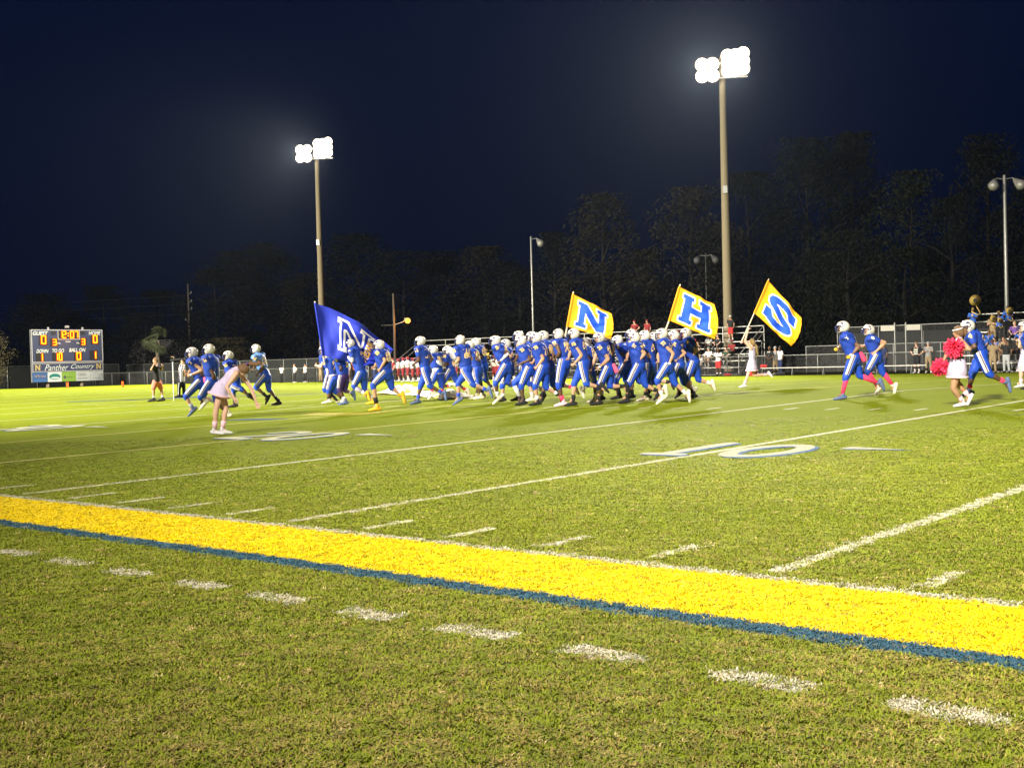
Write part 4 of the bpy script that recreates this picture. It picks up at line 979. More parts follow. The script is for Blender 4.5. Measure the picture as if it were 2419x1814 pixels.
# ---- the runners: joints in metres in each runner's own plane, x forward, z up (PEOPLE is filled in below)
PEOPLE = [
dict(n='A11', b=(-24.592, 17.431, 0.174), a=-2.4351, f='L', J={'hd': (0.108, 1.737), 'nk': (0.092, 1.594), 'pv': (-0.027, 0.981), 'nE': (0.142, 1.23), 'nH': (0.349, 1.087), 'fE': (-0.211, 1.261), 'fH': (-0.126, 1.114), 'nK': (-0.136, 0.504), 'nA': (-0.489, 0.291), 'nT': (-0.543, 0.039), 'fK': (0.142, 0.498), 'fA': (0.233, 0.149), 'fT': (0.459, 0.06)}),
dict(n='B5', b=(-22.638, 16.994, 0.17), a=-2.4351, f='L', J={'hd': (0.127, 1.71), 'nk': (0.106, 1.554), 'pv': (-0.027, 0.964), 'nE': (0.166, 1.214), 'nH': (0.325, 1.064), 'fE': (-0.163, 1.218), 'fH': (-0.097, 1.168), 'nK': (-0.189, 0.547), 'nA': (-0.565, 0.382), 'nT': (-0.668, 0.147), 'fK': (0.216, 0.584), 'fA': (0.22, 0.197), 'fT': (0.418, 0.041)}),
dict(n='B21', b=(-24.984, 20.011, 0.2), a=-2.4351, f='L', J={'hd': (0.187, 1.594), 'nk': (0.133, 1.47), 'pv': (-0.025, 0.902), 'nE': (-0.105, 1.174), 'nH': (0.07, 1.121), 'nK': (-0.015, 0.527), 'nA': (-0.096, 0.091), 'nT': (0.043, 0.023), 'fK': (-0.088, 0.583), 'fA': (0.04, 0.109), 'fT': (0.23, 0.05)}),
dict(n='B22', b=(-25.361, 20.713, 0.207), a=-2.4351, f='L', J={'hd': (0.19, 1.681), 'nk': (0.134, 1.568), 'pv': (-0.027, 0.973), 'nE': (0.025, 1.241), 'nH': (0.146, 1.126), 'fE': (-0.123, 1.237), 'fH': (-0.001, 1.122), 'nK': (-0.074, 0.559), 'nA': (-0.274, 0.288), 'nT': (-0.329, 0.139), 'fK': (0.103, 0.564), 'fA': (0.025, 0.148), 'fT': (0.145, 0.093)}),
dict(n='C19', b=(-21.874, 17.72, 0.177), a=-2.4351, f='L', J={'hd': (0.258, 1.663), 'nk': (0.177, 1.558), 'pv': (-0.028, 1.009), 'nE': (-0.102, 1.356), 'nH': (0.177, 1.093), 'fE': (0.223, 1.301), 'fH': (0.292, 1.122), 'nK': (0.269, 0.565), 'nA': (0.233, 0.203), 'nT': (0.373, 0.045), 'fK': (-0.053, 0.531), 'fA': (-0.223, 0.604), 'fT': (-0.349, 0.471)}),
dict(n='C1b', b=(-22.72, 18.825, 0.188), a=-2.4351, f='L', J={'hd': (0.064, 1.579), 'nk': (0.04, 1.477), 'pv': (-0.024, 0.855), 'nE': (-0.088, 1.231), 'nH': (0.024, 1.099), 'nK': (0.177, 0.443), 'nA': (0.179, 0.093), 'nT': (0.255, 0.027), 'fK': (-0.04, 0.464), 'fA': (-0.2, 0.419), 'fT': (-0.263, 0.256)}),
dict(n='C2', b=(-20.598, 17.152, 0.172), a=-2.4351, f='L', J={'hd': (0.191, 1.618), 'nk': (0.095, 1.498), 'pv': (-0.026, 0.93), 'nE': (-0.063, 1.177), 'nH': (0.32, 1.014), 'fE': (0.262, 1.285), 'fH': (0.342, 1.114), 'nK': (0.204, 0.489), 'nA': (0.157, 0.153), 'nT': (0.309, 0.027), 'fK': (0.381, 0.569), 'fA': (0.243, 0.193), 'fT': (0.297, 0.045)}),
dict(n='C2b', b=(-22.511, 19.207, 0.192), a=-2.4351, f='L', J={'hd': (0.1, 1.797), 'nk': (0.009, 1.626), 'pv': (-0.028, 1.002), 'nE': (0.073, 1.275), 'nH': (0.239, 1.171), 'nK': (0.094, 0.517), 'nA': (0.159, 0.14), 'nT': (0.27, 0.048), 'fK': (-0.095, 0.499), 'fA': (-0.31, 0.425), 'fT': (-0.414, 0.287)}),
dict(n='D3x', b=(-20.061, 17.045, 0.17), a=-2.4351, f='L', J={'hd': (0.143, 1.686), 'nk': (0.08, 1.549), 'pv': (-0.027, 0.966), 'nE': (-0.033, 1.186), 'nH': (0.17, 0.934), 'fE': (0.137, 1.227), 'fH': (0.252, 1.059), 'nK': (0.201, 0.483), 'nA': (0.148, 0.163), 'nT': (0.244, 0.025), 'fK': (-0.08, 0.45), 'fA': (-0.386, 0.258), 'fT': (-0.431, 0.11)}),
dict(n='D1', b=(-21.715, 18.816, 0.188), a=-2.4351, f='L', J={'hd': (0.11, 1.754), 'nk': (0.061, 1.614), 'pv': (-0.028, 1.004), 'nK': (0.119, 0.479), 'nA': (-0.128, 0.34), 'nT': (-0.177, 0.18), 'fK': (0.184, 0.507), 'fA': (0.128, 0.136), 'fT': (0.263, 0.034)}),
dict(n='D22', b=(-20.549, 17.91, 0.179), a=-2.4351, f='L', J={'hd': (0.129, 1.74), 'nk': (0.082, 1.606), 'pv': (-0.027, 0.984), 'nE': (-0.046, 1.211), 'nH': (-0.054, 1.047), 'nK': (0.099, 0.533), 'nA': (0.196, 0.207), 'nT': (0.289, 0.046), 'fK': (-0.09, 0.503), 'fA': (-0.234, 0.246), 'fT': (-0.256, 0.107)}),
dict(n='D2', b=(-19.252, 16.882, 0.169), a=-2.4351, f='L', J={'hd': (0.107, 1.75), 'nk': (0.075, 1.618), 'pv': (-0.03, 1.088), 'nE': (0.096, 1.307), 'nH': (0.233, 1.119), 'fE': (0.215, 1.31), 'fH': (0.267, 1.168), 'nK': (0.142, 0.507), 'nA': (0.045, 0.109), 'nT': (0.167, 0.011), 'fK': (0.069, 0.529), 'fA': (-0.216, 0.449), 'fT': (-0.284, 0.327)}),
dict(n='E1', b=(-18.627, 16.82, 0.168), a=-2.4351, f='L', J={'hd': (0.188, 1.737), 'nk': (0.144, 1.607), 'pv': (-0.029, 1.042), 'nE': (0.013, 1.232), 'nH': (0.244, 0.991), 'fE': (0.282, 1.298), 'fH': (0.334, 1.135), 'nK': (-0.085, 0.534), 'nA': (-0.437, 0.448), 'nT': (-0.517, 0.369), 'fK': (0.197, 0.565), 'fA': (0.248, 0.189), 'fT': (0.376, 0.028)}),
dict(n='E1b', b=(-19.469, 18.182, 0.182), a=-2.4351, f='L', J={'hd': (0.058, 1.518), 'nk': (0.023, 1.417), 'pv': (-0.027, 0.981), 'nE': (-0.018, 1.118), 'nH': (0.021, 1.032), 'nK': (-0.151, 0.505), 'nA': (-0.153, 0.145), 'nT': (-0.039, 0.049), 'fK': (0.047, 0.536), 'fA': (0.127, 0.364), 'fT': (0.083, 0.151)}),
dict(n='E2', b=(-18.355, 17.466, 0.175), a=-2.4351, f='L', J={'hd': (0.182, 1.625), 'nk': (0.126, 1.498), 'pv': (-0.025, 0.899), 'nE': (-0.031, 1.125), 'nH': (0.25, 0.882), 'fE': (0.252, 1.228), 'fH': (0.382, 0.838), 'nK': (0.214, 0.453), 'nA': (0.235, 0.12), 'nT': (0.333, 0.027), 'fK': (-0.06, 0.445), 'fA': (-0.417, 0.441), 'fT': (-0.449, 0.291)}),
dict(n='E2b', b=(-19.65, 19.344, 0.193), a=-2.4351, f='L', J={'hd': (0.07, 1.67), 'nk': (0.035, 1.541), 'pv': (-0.027, 0.975), 'nE': (-0.099, 1.255), 'nH': (-0.055, 1.076), 'nK': (0.192, 0.467), 'nA': (0.227, 0.147), 'nT': (0.332, 0.048), 'fK': (-0.038, 0.461), 'fA': (-0.175, 0.303), 'fT': (-0.223, 0.174)}),
dict(n='F1', b=(-19.657, 20.078, 0.201), a=-2.4351, f='L', J={'hd': (0.179, 1.566), 'nk': (0.091, 1.452), 'pv': (-0.026, 0.953), 'nE': (0.085, 1.191), 'nH': (-0.033, 1.214), 'fE': (0.177, 1.167), 'fH': (0.088, 1.06), 'nK': (0.254, 0.516), 'nA': (0.205, 0.149), 'nT': (0.313, 0.035), 'fK': (-0.014, 0.509), 'fA': (-0.088, 0.35), 'fT': (-0.187, 0.139)}),
dict(n='F77', b=(-17.944, 18.198, 0.182), a=-2.4351, f='L', J={'hd': (0.082, 1.599), 'nk': (0.043, 1.483), 'pv': (-0.025, 0.916), 'nE': (-0.166, 1.237), 'nH': (0.058, 0.966), 'fE': (0.232, 1.2), 'fH': (0.272, 1.056), 'nK': (0.252, 0.466), 'nA': (0.308, 0.167), 'nT': (0.528, 0.053), 'fK': (-0.181, 0.443), 'fA': (-0.477, 0.278), 'fT': (-0.403, 0.22)}),
dict(n='F2b', b=(-19.482, 20.328, 0.203), a=-2.4351, f='L', J={'hd': (0.097, 1.724), 'nk': (0.061, 1.573), 'pv': (-0.027, 0.968), 'nK': (0.118, 0.488), 'nA': (0.127, 0.161), 'nT': (0.247, 0.059), 'fK': (-0.091, 0.456), 'fA': (-0.299, 0.385), 'fT': (-0.36, 0.252)}),
dict(n='F61', b=(-18.303, 19.248, 0.192), a=-2.4351, f='L', J={'hd': (0.116, 1.659), 'nk': (0.07, 1.527), 'pv': (-0.026, 0.927), 'nE': (0.019, 1.127), 'nH': (-0.179, 1.072), 'fE': (0.154, 1.181), 'fH': (0.283, 1.01), 'nK': (0.088, 0.432), 'nA': (0.146, 0.122), 'nT': (0.41, 0.036), 'fK': (-0.101, 0.489), 'fA': (-0.345, 0.308), 'fT': (-0.379, 0.195)}),
dict(n='G72', b=(-17.017, 18.076, 0.181), a=-2.4351, f='L', J={'hd': (0.107, 1.665), 'nk': (0.052, 1.528), 'pv': (-0.026, 0.927), 'nE': (-0.145, 1.206), 'nH': (-0.025, 0.904), 'fE': (0.179, 1.179), 'fH': (0.196, 0.992), 'nK': (0.255, 0.559), 'nA': (0.147, 0.192), 'nT': (0.346, 0.027), 'fK': (-0.19, 0.488), 'fA': (-0.464, 0.222), 'fT': (-0.511, -0.002)}),
dict(n='G1b', b=(-18.426, 19.85, 0.199), a=-2.4351, f='L', J={'hd': (0.12, 1.611), 'nk': (0.073, 1.496), 'pv': (-0.025, 0.911), 'nK': (0.024, 0.507), 'nA': (-0.253, 0.449), 'nT': (-0.312, 0.295), 'fK': (0.177, 0.473), 'fA': (0.3, 0.16), 'fT': (0.417, 0.049)}),
dict(n='G76', b=(-17.97, 20.092, 0.201), a=-2.4351, f='L', J={'hd': (0.113, 1.637), 'nk': (0.072, 1.497), 'pv': (-0.025, 0.895), 'nE': (-0.159, 1.194), 'nH': (0.099, 0.999), 'fE': (0.144, 1.202), 'fH': (0.148, 1.026), 'nK': (0.136, 0.546), 'nA': (0.006, 0.227), 'nT': (0.123, 0.117), 'fK': (-0.138, 0.425), 'fA': (-0.383, 0.179), 'fT': (-0.341, 0.016)}),
dict(n='G6', b=(-17.846, 20.578, 0.206), a=-2.4351, f='L', J={'hd': (0.157, 1.691), 'nk': (0.097, 1.55), 'pv': (-0.026, 0.929), 'nE': (-0.085, 1.246), 'nH': (0.125, 1.009), 'fE': (0.222, 1.19), 'fH': (0.264, 1.039), 'nK': (0.164, 0.527), 'nA': (0.019, 0.242), 'nT': (0.087, 0.092), 'fK': (-0.16, 0.479), 'fA': (-0.469, 0.369), 'fT': (-0.564, 0.137)}),
dict(n='H2', b=(-28.769, 17.757, 0.178), a=-2.4351, f='L', J={'hd': (0.197, 1.472), 'nk': (0.145, 1.338), 'pv': (-0.021, 0.747), 'nE': (0.162, 0.961), 'nH': (0.231, 0.726), 'fE': (-0.098, 1.01), 'fH': (-0.011, 0.9), 'nK': (0.186, 0.361), 'nA': (0.186, 0.096), 'nT': (0.39, 0.025), 'fK': (-0.009, 0.328), 'fA': (-0.213, 0.113), 'fT': (-0.168, 0.002)}),
dict(n='H1b', b=(-29.112, 17.871, 0.179), a=-2.4351, f='L', J={'hd': (0.167, 1.607), 'nk': (0.115, 1.454), 'pv': (-0.023, 0.844), 'nK': (0.158, 0.399), 'nA': (-0.034, 0.21), 'nT': (-0.129, 0.095), 'fK': (-0.067, 0.378), 'fA': (0.068, 0.1), 'fT': (0.197, 0.019)}),
dict(n='H22', b=(-27.486, 16.955, 0.17), a=-2.4351, f='L', J={'hd': (0.073, 1.49), 'nk': (0.043, 1.362), 'pv': (-0.023, 0.817), 'nE': (-0.002, 1.059), 'nH': (0.109, 0.915), 'nK': (0.095, 0.445), 'nA': (-0.057, 0.119), 'nT': (0.053, 0.015), 'fK': (-0.038, 0.415), 'fA': (-0.237, 0.329), 'fT': (-0.261, 0.221)}),
dict(n='H9', b=(-26.741, 16.996, 0.17), a=-2.4351, f='L', J={'hd': (0.296, 1.742), 'nk': (0.167, 1.619), 'pv': (-0.025, 0.899), 'nE': (0.217, 1.263), 'nH': (0.371, 1.413), 'fE': (0.413, 1.361), 'fH': (0.515, 1.483), 'nK': (0.21, 0.535), 'nA': (-0.127, 0.301), 'nT': (-0.226, 0.047), 'fK': (-0.078, 0.435), 'fA': (-0.309, 0.15), 'fT': (-0.331, 0.017)}),
dict(n='H88', b=(-23.012, 14.416, 0.144), a=-2.4351, f='L', J={'hd': (0.14, 1.633), 'nk': (0.085, 1.521), 'pv': (-0.027, 0.964), 'nE': (-0.047, 1.275), 'nH': (0.134, 1.014), 'fE': (0.245, 1.179), 'fH': (0.27, 1.087), 'nK': (0.305, 0.661), 'nA': (0.227, 0.162), 'nT': (0.357, 0.027), 'fK': (-0.143, 0.579), 'fA': (-0.369, 0.388), 'fT': (-0.421, 0.202)}),
dict(n='I1', b=(-26.733, 11.524, 0.115), a=-2.4351, f='L', J={'hd': (0.198, 1.609), 'nk': (0.121, 1.462), 'pv': (-0.025, 0.892), 'nE': (-0.121, 1.18), 'nH': (0.262, 1.045), 'fE': (0.291, 1.192), 'fH': (0.31, 1.063), 'nK': (0.357, 0.531), 'nA': (0.204, 0.235), 'nT': (0.412, 0.023), 'fK': (-0.038, 0.487), 'fA': (-0.334, 0.382), 'fT': (-0.313, 0.205)}),
dict(n='I2', b=(-25.783, 11.175, 0.112), a=-2.4351, f='L', J={'hd': (0.033, 1.668), 'nk': (-0.01, 1.51), 'pv': (-0.024, 0.866), 'nE': (-0.123, 1.036), 'nH': (-0.054, 0.834), 'fE': (0.156, 1.185), 'fH': (0.191, 1.06), 'nK': (0.253, 0.512), 'nA': (0.177, 0.432), 'nT': (0.305, 0.326), 'fK': (-0.105, 0.393), 'fA': (-0.379, 0.071), 'fT': (-0.345, -0.006)}),
dict(n='I3', b=(-30.496, 15.345, 0.153), a=-2.4351, f='L', J={'hd': (0.167, 1.536), 'nk': (0.115, 1.364), 'pv': (-0.019, 0.675), 'nE': (-0.026, 0.96), 'nH': (-0.179, 0.956), 'nK': (-0.228, 0.538), 'nA': (-0.454, 0.315), 'nT': (-0.636, 0.108), 'fK': (0.063, 0.468), 'fA': (0.035, 0.106), 'fT': (0.151, 0.042)}),
dict(n='J81', b=(-30.406, 16.42, 0.164), a=-2.4351, f='L', J={'hd': (0.263, 1.713), 'nk': (0.209, 1.541), 'pv': (-0.025, 0.893), 'nE': (0.011, 1.219), 'nH': (0.226, 0.914), 'fE': (0.335, 1.257), 'fH': (0.37, 1.051), 'nK': (0.28, 0.561), 'nA': (-0.037, 0.272), 'nT': (0.072, 0.061), 'fK': (-0.073, 0.493), 'fA': (-0.358, 0.116), 'fT': (-0.281, 0.007)}),
dict(n='K7', b=(-13.155, 20.049, 0.2), a=-2.4351, f='L', J={'hd': (0.222, 1.676), 'nk': (0.162, 1.521), 'pv': (-0.027, 0.98), 'nE': (-0.108, 1.227), 'nH': (0.139, 0.984), 'fE': (0.244, 1.218), 'fH': (0.393, 1.176), 'nK': (0.199, 0.514), 'nA': (0.284, 0.11), 'nT': (0.535, 0.061), 'fK': (-0.181, 0.541), 'fA': (-0.611, 0.362), 'fT': (-0.699, 0.175)}),
dict(n='K8', b=(-13.692, 22.522, 0.225), a=-2.4351, f='L', J={'hd': (0.156, 1.602), 'nk': (0.1, 1.451), 'pv': (-0.026, 0.958), 'nE': (-0.205, 1.293), 'nH': (0.092, 1.001), 'fE': (0.207, 1.184), 'fH': (0.325, 1.247), 'nK': (0.234, 0.566), 'nA': (-0.025, 0.199), 'nT': (0.099, 0.023), 'fK': (-0.214, 0.533), 'fA': (-0.465, 0.197), 'fT': (-0.449, -0.002)}),
dict(n='L4', b=(-9.883, 19.005, 0.19), a=-2.4351, f='L', J={'hd': (0.231, 1.562), 'nk': (0.148, 1.44), 'pv': (-0.028, 1.025), 'nE': (0.191, 1.151), 'nH': (0.38, 1.105), 'fE': (0.275, 1.204), 'fH': (0.429, 1.174), 'nK': (-0.161, 0.577), 'nA': (-0.507, 0.396), 'nT': (-0.561, 0.198), 'fK': (0.13, 0.551), 'fA': (0.207, 0.245), 'fT': (0.302, 0.205)}),
dict(n='L5', b=(-10.721, 25.198, 0.236), a=-2.4351, f='L', J={'hd': (0.184, 1.567), 'nk': (0.127, 1.4), 'pv': (-0.024, 0.879), 'nE': (-0.031, 1.127), 'nH': (0.179, 1.008), 'nK': (0.07, 0.447), 'nA': (0.121, 0.117), 'nT': (0.31, 0.019), 'fK': (-0.178, 0.44), 'fA': (-0.464, 0.308), 'fT': (-0.52, 0.099)}),
dict(n='bend', b=(-19.677, 7.027, 0.07), a=0.7065, f='R', J={'hd': (0.462, 1.213), 'nk': (0.349, 1.234), 'pv': (0.025, 0.903), 'nE': (0.186, 0.911), 'nH': (0.339, 0.657), 'fE': (0.547, 0.865), 'fH': (0.64, 0.542), 'nK': (-0.051, 0.525), 'nA': (-0.097, 0.134), 'nT': (-0.047, 0.007), 'fK': (0.092, 0.521), 'fA': (0.016, 0.142), 'fT': (0.12, 0.021)}),
dict(n='pom', b=(-9.662, 17.09, 0.171), a=-2.4351, f='L', J={'hd': (-0.041, 1.471), 'nk': (-0.069, 1.334), 'pv': (-0.025, 0.904), 'nE': (-0.159, 1.124), 'nH': (0.064, 1.178), 'fE': (0.032, 1.145), 'fH': (0.202, 0.814), 'nK': (0.102, 0.363), 'nA': (-0.075, 0.102), 'nT': (0.064, 0.01), 'fK': (-0.029, 0.487), 'fA': (-0.246, 0.209), 'fT': (-0.177, 0.027)}),
dict(n='edge', b=(-11.184, 26.111, 0.227), a=-2.4351, f='L', J={'hd': (-0.065, 1.569), 'nk': (-0.016, 1.356), 'pv': (-0.021, 0.758), 'nE': (0.205, 1.085), 'nH': (0.113, 1.317), 'fE': (0.033, 1.144), 'fH': (0.157, 1.276), 'nK': (0.137, 0.463), 'nA': (0.134, 0.164), 'nT': (0.373, 0.042), 'fK': (-0.118, 0.392), 'fA': (-0.411, 0.17), 'fT': (-0.515, 0.061)}),
dict(n='sgirl', b=(-20.956, 29.255, 0.195), a=-2.4351, f='L', J={'hd': (-0.028, 1.517), 'nk': (-0.05, 1.311), 'pv': (-0.023, 0.82), 'nE': (0.216, 1.592), 'nH': (0.082, 1.998), 'fE': (0.243, 1.592), 'fH': (0.3, 1.512), 'nK': (0.138, 0.441), 'nA': (0.27, 0.117), 'nT': (0.491, 0.055), 'fK': (-0.107, 0.407), 'fA': (-0.573, 0.435), 'fT': (-0.719, 0.281)}),
dict(n='photog', b=(-39.391, 18.451, 0.185), a=-2.4351, f='L', J={'hd': (0.009, 1.502), 'nk': (0.001, 1.35), 'pv': (-0.02, 0.744), 'nE': (0.095, 1.151), 'nH': (-0.039, 1.425), 'fE': (-0.132, 1.144), 'fH': (-0.214, 1.344), 'nK': (0.101, 0.444), 'nA': (0.111, 0.091), 'nT': (0.125, 0.029), 'fK': (-0.138, 0.438), 'fA': (-0.179, 0.083), 'fT': (-0.152, 0.021)}),
dict(n='ref', b=(-42.296, 21.458, 0.215), a=-2.4351, f='L', J={'hd': (-0.109, 1.462), 'nk': (-0.078, 1.338), 'pv': (-0.018, 0.649), 'nE': (-0.236, 1.058), 'nH': (-0.204, 0.893), 'fE': (0.014, 0.982), 'fH': (-0.009, 0.815), 'nK': (0.06, 0.347), 'nA': (0.081, 0.058), 'nT': (0.124, 0.017), 'fK': (-0.079, 0.343), 'fA': (-0.084, 0.053), 'fT': (-0.042, 0.013)}),
dict(n='A37', b=(-26.611, 20.008, 0.2), a=-2.4351, f='L', J={'hd': (0.108, 1.498), 'nk': (0.052, 1.37), 'pv': (-0.023, 0.825), 'nE': (-0.09, 1.106), 'nH': (-0.206, 0.998), 'fE': (0.131, 1.171), 'fH': (0.106, 1.022), 'nK': (0.196, 0.459), 'nA': (0.187, 0.221), 'nT': (0.311, 0.061), 'fK': (-0.115, 0.384), 'fA': (-0.383, 0.413), 'fT': (-0.487, 0.396)}),
dict(n='A38', b=(-26.601, 20.581, 0.206), a=-2.4351, f='L', J={'hd': (0.072, 1.469), 'nk': (0.024, 1.325), 'pv': (-0.024, 0.865), 'nE': (0.152, 1.035), 'nH': (-0.045, 1.09), 'fE': (0.209, 1.157), 'fH': (0.028, 1.152), 'nK': (0.235, 0.48), 'nA': (0.258, 0.195), 'nT': (0.344, 0.062), 'fK': (-0.194, 0.469), 'fA': (-0.473, 0.22), 'fT': (-0.514, 0.084)})]
# name: skin, sock, shoe, number, label, extra
LOOK = {
'A11': ('dark', 'royal', 'slate', 11, 'player number 11 with blue socks and cleats striding alone at the pack left end', {}),
'B5': ('tan', 'royal', 'slate', 55, 'player number 55 with his back half turned, grey blue cleats, gold stripe on helmet', dict(yaw=.75, hyaw=.9)),
'B21': ('dark', None, 'cream', 52, 'player number 52 running close behind number 55, white tights and white shoes', dict(yaw=.7, hyaw=.3)),
'B22': ('dark', 'black', 'cream', 88, 'player behind numbers 55 and 52, white stripe along his sleeve, mostly hidden', dict(yaw=.5)),
'C19': ('dark', 'white', 'cream', 42, 'heavy player number 42 with a white forearm sleeve and white shoes', dict(wide=1.08, sl=1)),
'C1b': ('tan', 'white', 'black', 64, 'player hidden behind number 42, white sock and black shoe showing', {}),
'C2': ('dark', None, 'black', 75, 'player number 75 with a white band on the upper arm and one white legging', dict(wide=1.12, legw=1)),
'C2b': ('brown', 'black', 'black', 50, 'taller player whose helmet shows just above number 75', {}),
'D3x': ('tan', 'white', 'black', 70, 'player number 70 with bare forearm, white socks and black cleats, mid front row', dict(wide=1.08)),
'D1': ('light', 'white', 'cream', None, 'player in the second row between numbers 75 and 70, cream helmet', {}),
'D22': ('brown', 'black', 'black', 80, 'player number 80 behind number 70 with a white forearm band', dict(yaw=.6)),
'D2': ('dark', 'hotpink', 'palepink', 22, 'player number 22 with one pink sock and bare midriff, helmet turned away', dict(yaw=.6, hyaw=.5, hem=.30, sleeve=.25)),
'E1': ('tan', 'black', 'black', 63, 'bare armed player number 63 just right of the N flag pole, black shoes', dict(sleeve=.25, hpitch=-.25)),
'E1b': ('brown', 'white', 'cream', 84, 'short player with bowed helmet between numbers 63 and 21', dict(hpitch=-.3)),
'E2': ('tan', 'black', 'black', 21, 'player number 21 with white wristband and pink towel below the N flag', dict(wb=1, towel='pink', hpitch=-.15)),
'E2b': ('brown', 'white', 'black', 33, 'player whose helmet shows behind number 21', {}),
'F1': ('dark', 'black', 'black', 5, 'player with lowered helmet and silver facemask left of number 77', dict(hpitch=-.5, mm=1)),
'F77': ('tan', 'black', 'black', 77, 'stocky player number 77 with bare forearm leaning forward, black shoes', dict(wide=1.12, yaw=.5)),
'F2b': ('brown', 'black', 'black', 90, 'player whose helmet shows above and behind number 77', {}),
'F61': ('tan', 'black', 'cream', 61, 'player number 61 with black sock, white shoe and white wristband right of number 77', dict(wb=1, yaw=.6)),
'G72': ('tan', 'white', 'cream', 72, 'player number 72 with white socks, white shoes and white wristband under the H flag pole', dict(wb=1, sleeve=.3, hpitch=-.1)),
'G1b': ('light', 'black', 'black', None, 'player mostly hidden behind number 72, bent leg with black band showing', {}),
'G76': ('tan', 'black', 'black', 76, 'player number 76 with black socks and shoes, second from the right end of the pack', {}),
'G6': ('tan', 'white', 'cream', 6, 'player number 6 with white shoes trailing at the right end of the pack', {}),
'H2': ('brown', 'black', 'cream', 2, 'player number 2 with white long sleeve and undershirt hem below the blue flag', dict(sl2='white', yaw=.75, hem=.28, under=1)),
'H1b': ('light', 'black', 'black', None, 'player whose pale helmet overlaps number 2 on the left', {}),
'H22': ('dark', 'white', 'slate', 8, 'short player in dark purple trousers with white sock right beside number 2', dict(pm='purple')),
'H9': ('brown', 'white', 'yellow', 9, 'player number 9 carrying the blue flag, white leggings and yellow shoes', dict(legw=2, sl2='white', hpitch=-.4)),
'H88': ('tan', None, 'yellow', 88, 'player number 88 with yellow and black shoes running before the blue flag tip', dict(brace=1)),
'I1': ('tan', 'silver', 'slate', 7, 'player in front of the referee with white wrist tape, pink towel and grey shoes', dict(towel='pink', wb=1, sleeve=.2)),
'I2': ('dark', 'black', 'cream', 1, 'player with dark arms directly behind the pink towel player, leading the left group', dict(hem=.3)),
'I3': ('dark', 'black', 'black', 15, 'player hidden behind the bending cheerleader, helmet showing over her back', {}),
'J81': ('dark', 'black', 'black', 81, 'player in pale blue lit jersey with black socks, last of the left group', dict(jm='lt', hem=.36, sleeve=.15, hpitch=.1)),
'A37': ('dark', 'hotpink', 'cream', 37, 'player in long white undershirt running behind number 11', dict(under=2, hem=.3, sl2='white', yaw=.6)),
'A38': ('dark', 'red', 'cream', 38, 'player with bowed helmet holding a white towel between numbers 11 and 55', dict(hpitch=-.4, whitetowel=1)),
'K7': ('brown', 'hotpink', 'slate', 7, 'player with white number 7, pink socks and yellow gloves right of the S flag', dict(nm=NUMW, nm2=NUMW, towel='hotpink', wb=1, glove='yellow', sock_h=.95)),
'K8': ('tan', 'hotpink', 'cream', 8, 'player with white number 8, pink and white leg sleeves, second right of the S flag', dict(nm=NUMW, nm2=NUMW, sock_h=.9, hem=.34)),
'L4': ('dark', 'hotpink', 'slate', 4, 'player number 4 leaning on the cheerleader with pink pompoms', dict(nm=NUMW, nm2=NUMY, yaw=.55, hpitch=-.2)),
'L5': ('light', 'white', 'black', 64, 'helmeted player cut off by the right picture edge', {}),
}
JLT = mat('jersey_lit_tint', (.10, .22, .55), .55, bump=.4, bscale=18)  # paler copy of the royal jersey, strong light put into its colour
SMASK = mat('facemask_silver', (.35, .35, .38), .4)
FL = {}
